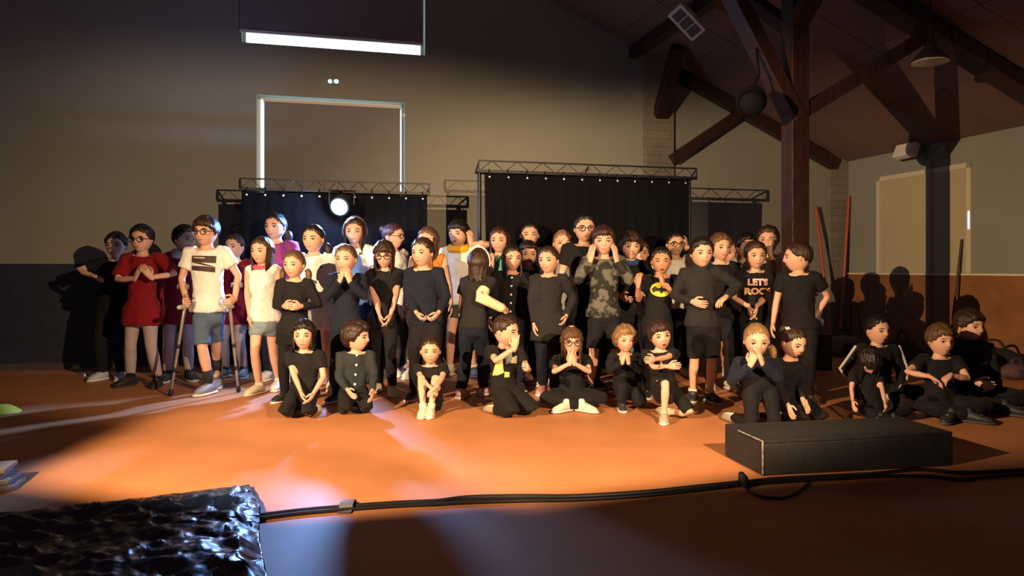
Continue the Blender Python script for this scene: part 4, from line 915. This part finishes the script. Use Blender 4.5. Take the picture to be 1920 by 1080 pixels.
person('child in navy long sleeve top covering the mouth with both hands', 649, 457, 752, hyaw=-8, hl=(641, 512, .16), hr=(652, 512, .17), el=(-.5, 0, -1), er=(.6, 0, -1), fdl=(.25, .1, 1), fdr=(-.25, .1, 1), hair=('tied', 'light'), shirt=('long', NAVY), legs=('trousers', NAVY), shoe=SHOEK)
person('child with brown long hair and headband in white T-shirt under the blue lamp', 665, 408, 712, hyaw=4, hair=('long', 'brown', 1.1), shirt=('tee', WHITE), legs=('trousers', NAVY), extras=[headband((.12, .09, .10)), patch([[(.0, .01), (.02, .016), (.024, .002), (.004, -.004)]], .035, .27, (.08, .09, .08), 'small_badge')])
person('child with glasses and long straight brown hair in black T-shirt, hands clasped low', 720, 450, 739, hyaw=2, pitch=8, hl=(715, 602, .14), hr=(728, 602, .16), fdl=(.3, -.2, -.9), fdr=(-.3, -.2, -.9), hair=('bangs', 'brown', 1.45), shirt=('tee', BLACK), legs=('leggings', BLACK), shoe=SHOEW, sole=SHOEW, feet=((711, 734), (736, 740)), extras=[glasses((.05, .012, .014))])
person('child with auburn bun and glasses turned sideways in white sleeveless top', 737, 418, 702, bx=752, yaw=40, hyaw=70, hair=('tied', 'auburn', 'bun'), shirt=('sleeveless', WHITE), legs=('trousers', (.04, .03, .03)), extras=[glasses()])
person('child with short brown hair in plain black sweatshirt, fists together at the waist', 793, 445, 749, bx=799, yaw=-4, hyaw=-22, hl=(789, 597, .15), hr=(813, 597, .15), fdl=(.5, -.3, -.6), fdr=(-.5, -.3, -.6), curl=(.9, .9), hair=('crop', 'brown'), shirt=('long', NAVY), legs=('trousers', BLACK), shoe=SHOEK, mouth='frown')
person('child with long light brown hair in orange top and khaki trousers', 803, 425, 718, hyaw=-20, hair=('long', 'light', 1.2), shirt=('sleeveless', (.50, .19, .04)), legs=('trousers', (.14, .12, .07)), shoe=SHOEW, feet=((768, 706), (800, 712)))
person('child singing in white T-shirt with yellow neckerchief and hand raised to head', 860, 413, 704, bx=866, yaw=-5, hyaw=-22, hr=(882, 444, .06), er=(1, .2, -.6), fdr=(-.1, .0, 1), hair=('fringe', 'dark'), shirt=('tee', WHITE), legs=('shorts', (.05, .06, .05)), mouth='open', extras=[scarf((.75, .38, .02), 'neckerchief', 1.1, .026)])
def cast_arm(J):
    H = J['H']; m = MB(); s = -1; E, Wr, S = J['elb'][s], J['wri'][s], J['sho'][s]
    m.tube([E*.6+S*.4, E*.85+S*.15, E, E*.5+Wr*.5, Wr+J['fdir'][s]*.03], np.array([.040, .040, .038, .034, .031])*H, 14)
    m.build('arm_cast', mat('cast_plaster', (.72, .62, .36), .85, bump=.3, bscale=60), J['root'], loc=J['base'], smooth=True)
    c = E*.75+S*.25+np.array([0, -.040*H, 0]); m = MB(); m.ell(c, (.012, .006, .014)); m.build('heart_sticker', mat('heart_red', (.5, .08, .04), .6), J['root'], loc=J['base'])
person('child seen from behind with cream arm cast and white headband', 899, 465, 744, bx=886, yaw=150, hyaw=160, hl=(945, 579, .12), el=(-.2, -.6, -1), hair=('bob', 'brown', .75), shirt=('tee', CHAR), legs=('trousers', NAVY), shoe=(.55, .36, .36), wide=1.12, feet=((906, 742), (864, 747)), extras=[headband((.7, .66, .6)), cast_arm])
person('child with curly brown hair and turquoise top raising a hand', 937, 425, 714, hyaw=-12, hl=(922, 490, .14), el=(-.3, 0, -1), fdl=(0, 0, 1), curl=(.1, .35), hair=('long', 'auburn', .95), shirt=('tee', (.12, .42, .38)), legs=('trousers', BLACK), mouth='smile')
person('child in black buttoned cardigan with long dark hair', 960, 458, 731, bx=957, hyaw=14, hair=('long', 'dark', 1.0), shirt=('long', BLACK), legs=('trousers', NAVY), shoe=SHOEK, extras=[buttons(5, .0, .04, .27)], mouth='smile')
person('tall child with dark tied back hair directly before the black curtain', 993, 415, 704, hyaw=2, hair=('tied', 'dark', 'bun'), shirt=('tee', BLACK), legs=('trousers', BLACK))
person('child with dark parted hair squeezed behind two others in black', 990, 451, 722, hyaw=6, hair=('bob', 'dark', .6), shirt=('tee', CHAR), legs=('trousers', BLACK))
person('child in charcoal long sleeve tunic looking sideways with pink shoes', 1029, 460, 745, hyaw=-24, hl=(1002, 620, .05), hr=(1061, 606, .03), hair=('tied', 'brown', 'tail'), shirt=('tunic', CHAR), legs=('trousers', NAVY), shoe=(.55, .28, .28), feet=((1018, 738), (1040, 745)), mouth='smile')
person('small blond child peeking out behind the tall one in glasses', 1055, 430, 716, hyaw=4, hair=('tied', 'blond', ['sideL']), shirt=('tee', (.3, .28, .26)), legs=('trousers', BLACK), mouth='smile')
person('tallest child with glasses and short dark hair in black V-neck T-shirt', 1096, 400, 726, bx=1094, hyaw=4, hair=('crop', 'black'), shirt=('tee', BLACK), legs=('trousers', BLACK), shoe=SHOEK, extras=[glasses((.05, .015, .015))])
CAMO = mat('camo_cloth', (.055, .055, .045), .85, bump=.25, bscale=28, vary=.85, vscale=13)
for n_ in CAMO.node_tree.nodes:
    if n_.type == 'VALTORGB': n_.color_ramp.elements[0].position = .47; n_.color_ramp.elements[1].position = .54
person('child holding both cheeks in grey camouflage sweatshirt and black shorts', 1132, 423, 741, hyaw=-6, hl=(1109, 474, .09), hr=(1154, 474, .09), el=(-.6, -.2, -1), er=(.6, -.2, -1), fdl=(.15, .1, 1), fdr=(-.15, .1, 1), curl=(.15, .15), hair=('fringe', 'brown'), shirt=('long', (.055, .055, .045), CAMO), legs=('long_shorts', BLACK), shoe=(.03, .032, .03))
person('child with brown bowl haircut and blue collar in black T-shirt', 1182, 435, 731, hyaw=2, hl=(1172, 560, .12), hair=('bowl', 'brown'), shirt=('tee', BLACK), legs=('trousers', BLACK), extras=[scarf((.03, .07, .20), 'collar', .9, .018)])
person('child in white T-shirt hidden behind the bowl haircut', 1199, 450, 712, hair=('short', 'brown'), shirt=('tee', WHITE), legs=('trousers', (.12, .2, .22)))
BAT = [(-.92, .05), (-.62, .48), (-.45, .22), (-.2, .14), (-.12, .2), (0, .42), (.12, .2), (.2, .14), (.45, .22), (.62, .48), (.92, .05), (.75, -.45), (.6, -.22), (.2, -.20), (0, -.55), (-.2, -.20), (-.6, -.22), (-.75, -.45)]
def strips(poly, n=28):
    xs = np.linspace(min(p[0] for p in poly)+1e-3, max(p[0] for p in poly)-1e-3, n); out = []
    def yr(x):
        ys = []
        for (x0, y0), (x1, y1) in zip(poly, poly[1:]+poly[:1]):
            if (x0 <= x < x1) or (x1 <= x < x0): ys.append(y0+(y1-y0)*(x-x0)/(x1-x0))
        return (min(ys), max(ys)) if len(ys) >= 2 else (0, 0)
    for a, b in zip(xs[:-1], xs[1:]): (l0, h0), (l1, h1) = yr(a), yr(b); out.append([(a, l0), (b, l1), (b, h1), (a, h0)])
    return out
OV = [(math.cos(q)*1.0, math.sin(q)) for q in np.linspace(0, 6.283, 40)]
sc2 = lambda P, kx, ky: [[(x*kx, y*ky) for x, y in p] for p in P]
person('child raising both hands in black T-shirt with yellow oval bat emblem', 1240, 462, 745, bx=1232, hyaw=-8, hl=(1197, 522, .16), hr=(1240, 518, .17), el=(-.5, -.4, -1), er=(.7, -.3, -1), fdl=(.05, .0, 1), fdr=(-.15, .1, 1), curl=(.5, .6), hair=('crop', 'black'), shirt=('tee', BLACK), legs=('trousers', BLACK), shoe=SHOEK, skin=3, mouth='open', extras=[patch(sc2(strips(OV), .070, .048), -.005, .215, (.70, .58, .03), 'oval_emblem', sub=3, off=.006, label='yellow oval emblem'), patch(sc2(strips(BAT, 37), 0.068, .054), -.005, .215, (.012, .011, .011), 'bat_emblem', sub=3, off=.009, label='black bat shape inside yellow oval')])
person('child with glasses in white top holding a hand to one ear', 1266, 433, 703, hyaw=4, hr=(1285, 452, .03), er=(1, 0, -.5), fdr=(-.1, 0, 1), hair=('tied', 'dark', 'tail'), shirt=('tee', WHITE), legs=('trousers', BLACK), skin=1, extras=[glasses()])
person('smiling child in black turtleneck and black knee shorts, hands at the waist', 1315, 445, 756, hyaw=4, hl=(1311, 569, .13), hr=(1351, 562, .10), er=(1, .3, -.2), hair=('short', 'dark'), shirt=('turtle', CHAR), legs=('long_shorts', BLACK), shoe=(.03, .03, .03), sole=(.6, .58, .5), sock=(.6, .55, .45, .12), feet=((1299, 750), (1331, 754)), mouth='smile')
person('grinning child with light brown hair behind the black turtleneck', 1350, 437, 730, hyaw=12, hair=('short', 'light'), shirt=('tee', BLACK), legs=('trousers', BLACK), mouth='smile')
person('child in red T-shirt and tan trousers', 1369, 450, 704, hyaw=4, hair=('tied', 'light'), shirt=('tee', (.62, .035, .015)), legs=('trousers', (.50, .22, .09)), shoe=SHOEW, feet=((1362, 702), (1376, 706)), mouth='smile')
person('dark haired child in pale grey shirt behind the lettered T-shirt', 1399, 437, 714, hyaw=10, hair=('short', 'black'), shirt=('tee', (.50, .48, .46)), legs=('trousers', BLACK))
person('child in black T-shirt with pink and yellow lettering, hands clasped low', 1416, 452, 740, hyaw=-2, hl=(1408, 588, .14), hr=(1416, 588, .16), fdl=(.25, -.2, -1), fdr=(-.25, -.2, -1), hair=('short', 'brown'), shirt=('tee', BLACK), legs=('trousers', BLACK), shoe=SHOEK, extras=[text_print([("LET'S", (.85, .50, .42), .010), ('ROCK', (.80, .46, .22), -.062)], .205, .068, None)])
person('tall child in white T-shirt shielding the face with one arm', 1441, 423, 724, bx=1450, yaw=-15, hyaw=-25, hl=(1441, 462, .20), el=(.9, -.2, -.8), fdl=(-.2, 0, 1), hair=('short', 'brown'), shirt=('tee', (.85, .82, .76)), legs=('trousers', (.45, .42, .30)))
person('child in plain black T-shirt beside the timber post with head turned away', 1497, 453, 757, bx=1502, yaw=-20, hyaw=-105, hr=(1526, 606, -.02), hair=('crop', 'brown'), shirt=('tee', BLACK), legs=('trousers', BLACK), shoe=(.03, .03, .03), sole=(.75, .7, .6), feet=((1492, 752), (1514, 756)))
# sitting and kneeling row
person('kneeling child with dark bob in black T-shirt, hands resting between the thighs', 570, 598, 789, pose='seiza', hyaw=6, hl=(570, 752, .20), hr=(582, 748, .18), fdl=(.4, -.3, -.8), fdr=(-.4, -.3, -.8), hair=('bob', 'dark', .62), legs=('leggings', BLACK), shoe=SHOEW, mouth='frown')
person('kneeling child in dark buttoned shirt looking sideways', 668, 603, 780, bx=662, pose='seiza', yaw=18, hyaw=75, hl=(655, 742, .20), hr=(698, 745, .16), hair=('curly', 'brown'), shirt=('long', (.022, .026, .028)), shoe=SHOEK, extras=[buttons(4, .0, .05, .25)])
person('small child hugging bare knees in black with cream shoes', 807, 630, 780, pose='kneesup', hyaw=6, hl=(818, 738, .30), hr=(806, 738, .31), el=(-1, .2, -.3), er=(1, .2, -.3), fdl=(.7, -.3, -.5), fdr=(-.7, -.3, -.5), hair=('tied', 'brown', 'bun'), legs=('shorts', BLACK), shoe=SHOEW, sole=SHOEW, sock=(.6, .55, .4, .2))
person('kneeling child in black and yellow patterned T-shirt covering the face', 950, 590, 785, bx=946, pose='seiza', yaw=35, hyaw=60, pitch=6, hl=(966, 638, .24), hr=(990, 690, .18), el=(-.6, -.6, -.8), er=(.5, .5, -1), fdl=(.1, .0, 1), curl=(.4, 1.1), hair=('crop', 'brown'), shoe=(.35, .28, .18), extras=[patch([[(-.085, .06), (-.055, .10), (-.045, -.02), (-.09, -.04)], [(-.042, -.015), (-.01, -.02), (-.01, -.05), (-.045, -.05)]], 0, .14, (.50, .46, .13), 'yellow_panel'), patch([[(-.035, .11), (.02, .10), (.015, .045), (-.03, .03)]], 0, .14, (.13, .16, .16), 'grey_panel'), patch([[(-.02, .125), (.05, .12), (.055, .10), (-.01, .105)], [(.02, .07), (.06, .08), (.055, .03), (.0, .035)]], 0, .14, (.42, .42, .22), 'pale_panel')])
person('cross legged child with glasses and fair hair, palms pressed together at chin', 1072, 612, 770, pose='cross', hyaw=2, hl=(1069, 668, .20), hr=(1076, 668, .20), el=(-.9, .0, -.8), er=(.9, .0, -.8), fdl=(.08, .1, 1), fdr=(-.08, .1, 1), curl=(.05, .05), hair=('bangs', 'light', 1.05), shoe=(.66, .60, .48), sole=(.7, .64, .5), extras=[glasses((.05, .02, .015)), hairtie((0, -.05, .56), (.6, .4, .3))])
person('crouching child with curly fair hair, hands held at the mouth', 1172, 610, 768, pose='squat', hyaw=8, hl=(1168, 668, .16), hr=(1177, 668, .16), el=(-.8, 0, -.9), er=(.8, 0, -.9), fdl=(.1, 0, 1), fdr=(-.1, 0, 1), curl=(.7, .7), hair=('curly', 'blond'), shirt=('long', BLACK), shoe=(.03, .03, .03), sole=(.7, .66, .55))
person('child on one knee in black T-shirt and shorts, arms crossed over the raised knee', 1233, 600, 786, bx=1246, pose='half', yaw=-4, hyaw=4, roll=-10, hl=(1262, 690, .26), hr=(1216, 676, .28), el=(-.6, 0, -1), er=(1, .2, -.3), hair=('fringe', 'brown'), legs=('long_shorts', BLACK), shoe=(.40, .36, .26), sole=(.6, .56, .42), mouth='open')
person('kneeling child in navy top with fair bunches and fingers at the mouth', 1419, 605, 806, bx=1422, pose='kneelup', H=1.13, yaw=10, hyaw=-8, pitch=6, hl=(1412, 668, .16), hr=(1424, 664, .17), el=(-.8, 0, -.9), er=(.8, 0, -.9), fdl=(.3, 0, 1), fdr=(-.3, 0, 1), hair=('tied', 'blond', ['sideR']), shirt=('long', NAVY), legs=('leggings', BLACK), shoe=(.35, .32, .28), mouth='smile')
person('kneeling child with tied brown hair leaning hands on the thighs', 1492, 612, 800, bx=1484, pose='seiza', lean=.10, yaw=18, hyaw=25, pitch=16, hl=(1482, 772, .26), hr=(1512, 768, .24), fdl=(.1, -.6, -.7), fdr=(.2, -.6, -.7), curl=(.15, .15), hair=('tied', 'brown', 'bun'), shirt=('long', BLACK), shoe=SHOEW, extras=[hairtie((-.25, .1, .47), (.6, .55, .5))])
def stripes(J):
    H = J['H']
    for s in (-1, 1):
        m = MB(); o = J['lat']*s*.042*H+J['fwd']*.012*H; S, E, Wr = J['sho'][s], J['elb'][s], J['wri'][s]
        m.tube([S+o*.9+J['up']*.015*H, S*.5+E*.5+o, E+o*.9, E*.4+Wr*.6+o*.75], [(.010*H, .007*H)]*4, 8); m.build('sleeve_stripe', cloth((.5, .48, .45)), J['root'], loc=J['base'], smooth=True)
person('child with short dark hair in black jacket with pale sleeve stripes', 1645, 590, 763, pose='cross', hyaw=14, hair=('crop', 'dark'), shirt=('long', BLACK), mouth='open', extras=[stripes], hl=(1606, 735, .1), hr=(1690, 735, .1))
person('child with hanging dark hair, face lowered, sitting behind the podium', 1640, 660, 792, pose='cross', lean=.12, pitch=58, hl=(1600, 776, .22), hr=(1664, 774, .22), hair=('bangs', 'dark', 1.0), shirt=('tee', BLACK), legs=('trousers', BLACK), shoe=SHOEK)
person('cross legged child with tousled fair hair, fingers interlaced on the lap', 1763, 607, 790, pose='cross', hyaw=4, hl=(1758, 714, .22), hr=(1772, 712, .20), el=(-1, .2, -.3), er=(1, .2, -.3), fdl=(.8, -.3, -.5), fdr=(-.8, -.3, -.5), hair=('fringe', 'light'), shoe=SHOEK, sole=(.05, .05, .05))
person('child in dark hooded top sitting nearest the side wall bags', 1817, 580, 776, bx=1826, pose='cross', yaw=-4, hyaw=16, hl=(1845, 724, .20), el=(-.5, .3, -1), hair=('fringe', 'brown'), shirt=('long', (.012, .012, .014)), shoe=SHOEK, sole=(.05, .05, .05), extras=[scarf((.012, .012, .014), 'hood', 1.25, .030)])

# ---- finalise the remeshed bodies and clothes --------------------------------------
def set_mesh(o, v, loops, tot, mat_):
    me = bpy.data.meshes.new(o.name); me.vertices.add(len(v)); me.vertices.foreach_set('co', np.asarray(v, np.float32).ravel())
    me.loops.add(len(loops)); me.loops.foreach_set('vertex_index', np.asarray(loops, np.int32)); me.polygons.add(len(tot))
    st = np.concatenate([[0], np.cumsum(tot)[:-1]]).astype(np.int32); me.polygons.foreach_set('loop_start', st); me.polygons.foreach_set('loop_total', np.asarray(tot, np.int32))
    me.polygons.foreach_set('use_smooth', np.ones(len(tot), bool)); me.materials.append(mat_); me.update(calc_edges=True); me.validate(); o.data = me
bpy.context.view_layer.update(); dg = bpy.context.evaluated_depsgraph_get()
RES = []
for o, ex, loc in PENDING:
    me = o.evaluated_get(dg).to_mesh(); v = np.empty(len(me.vertices)*3, np.float32); me.vertices.foreach_get('co', v); v = v.reshape(-1, 3)
    lp_ = np.empty(len(me.loops), np.int32); me.loops.foreach_get('vertex_index', lp_); tt = np.empty(len(me.polygons), np.int32); me.polygons.foreach_get('loop_total', tt)
    o.evaluated_get(dg).to_mesh_clear()
    if ex is not None:
        ev, ef = ex.arrays(); l2 = np.array([i for f in ef for i in f], np.int32)+len(v); t2_ = np.array([len(f) for f in ef], np.int32)
        v = np.vstack([v, ev-loc]); lp_ = np.concatenate([lp_, l2]); tt = np.concatenate([tt, t2_])
    v[:, 2] = np.maximum(v[:, 2], .003)   # seats and knees press flat on the floor
    RES.append((o, v, lp_, tt))
for o, v, l, t in RES:
    mm = o.data.materials[0]; o.modifiers.clear(); set_mesh(o, v, l, t, mm)
for go in POST: go()
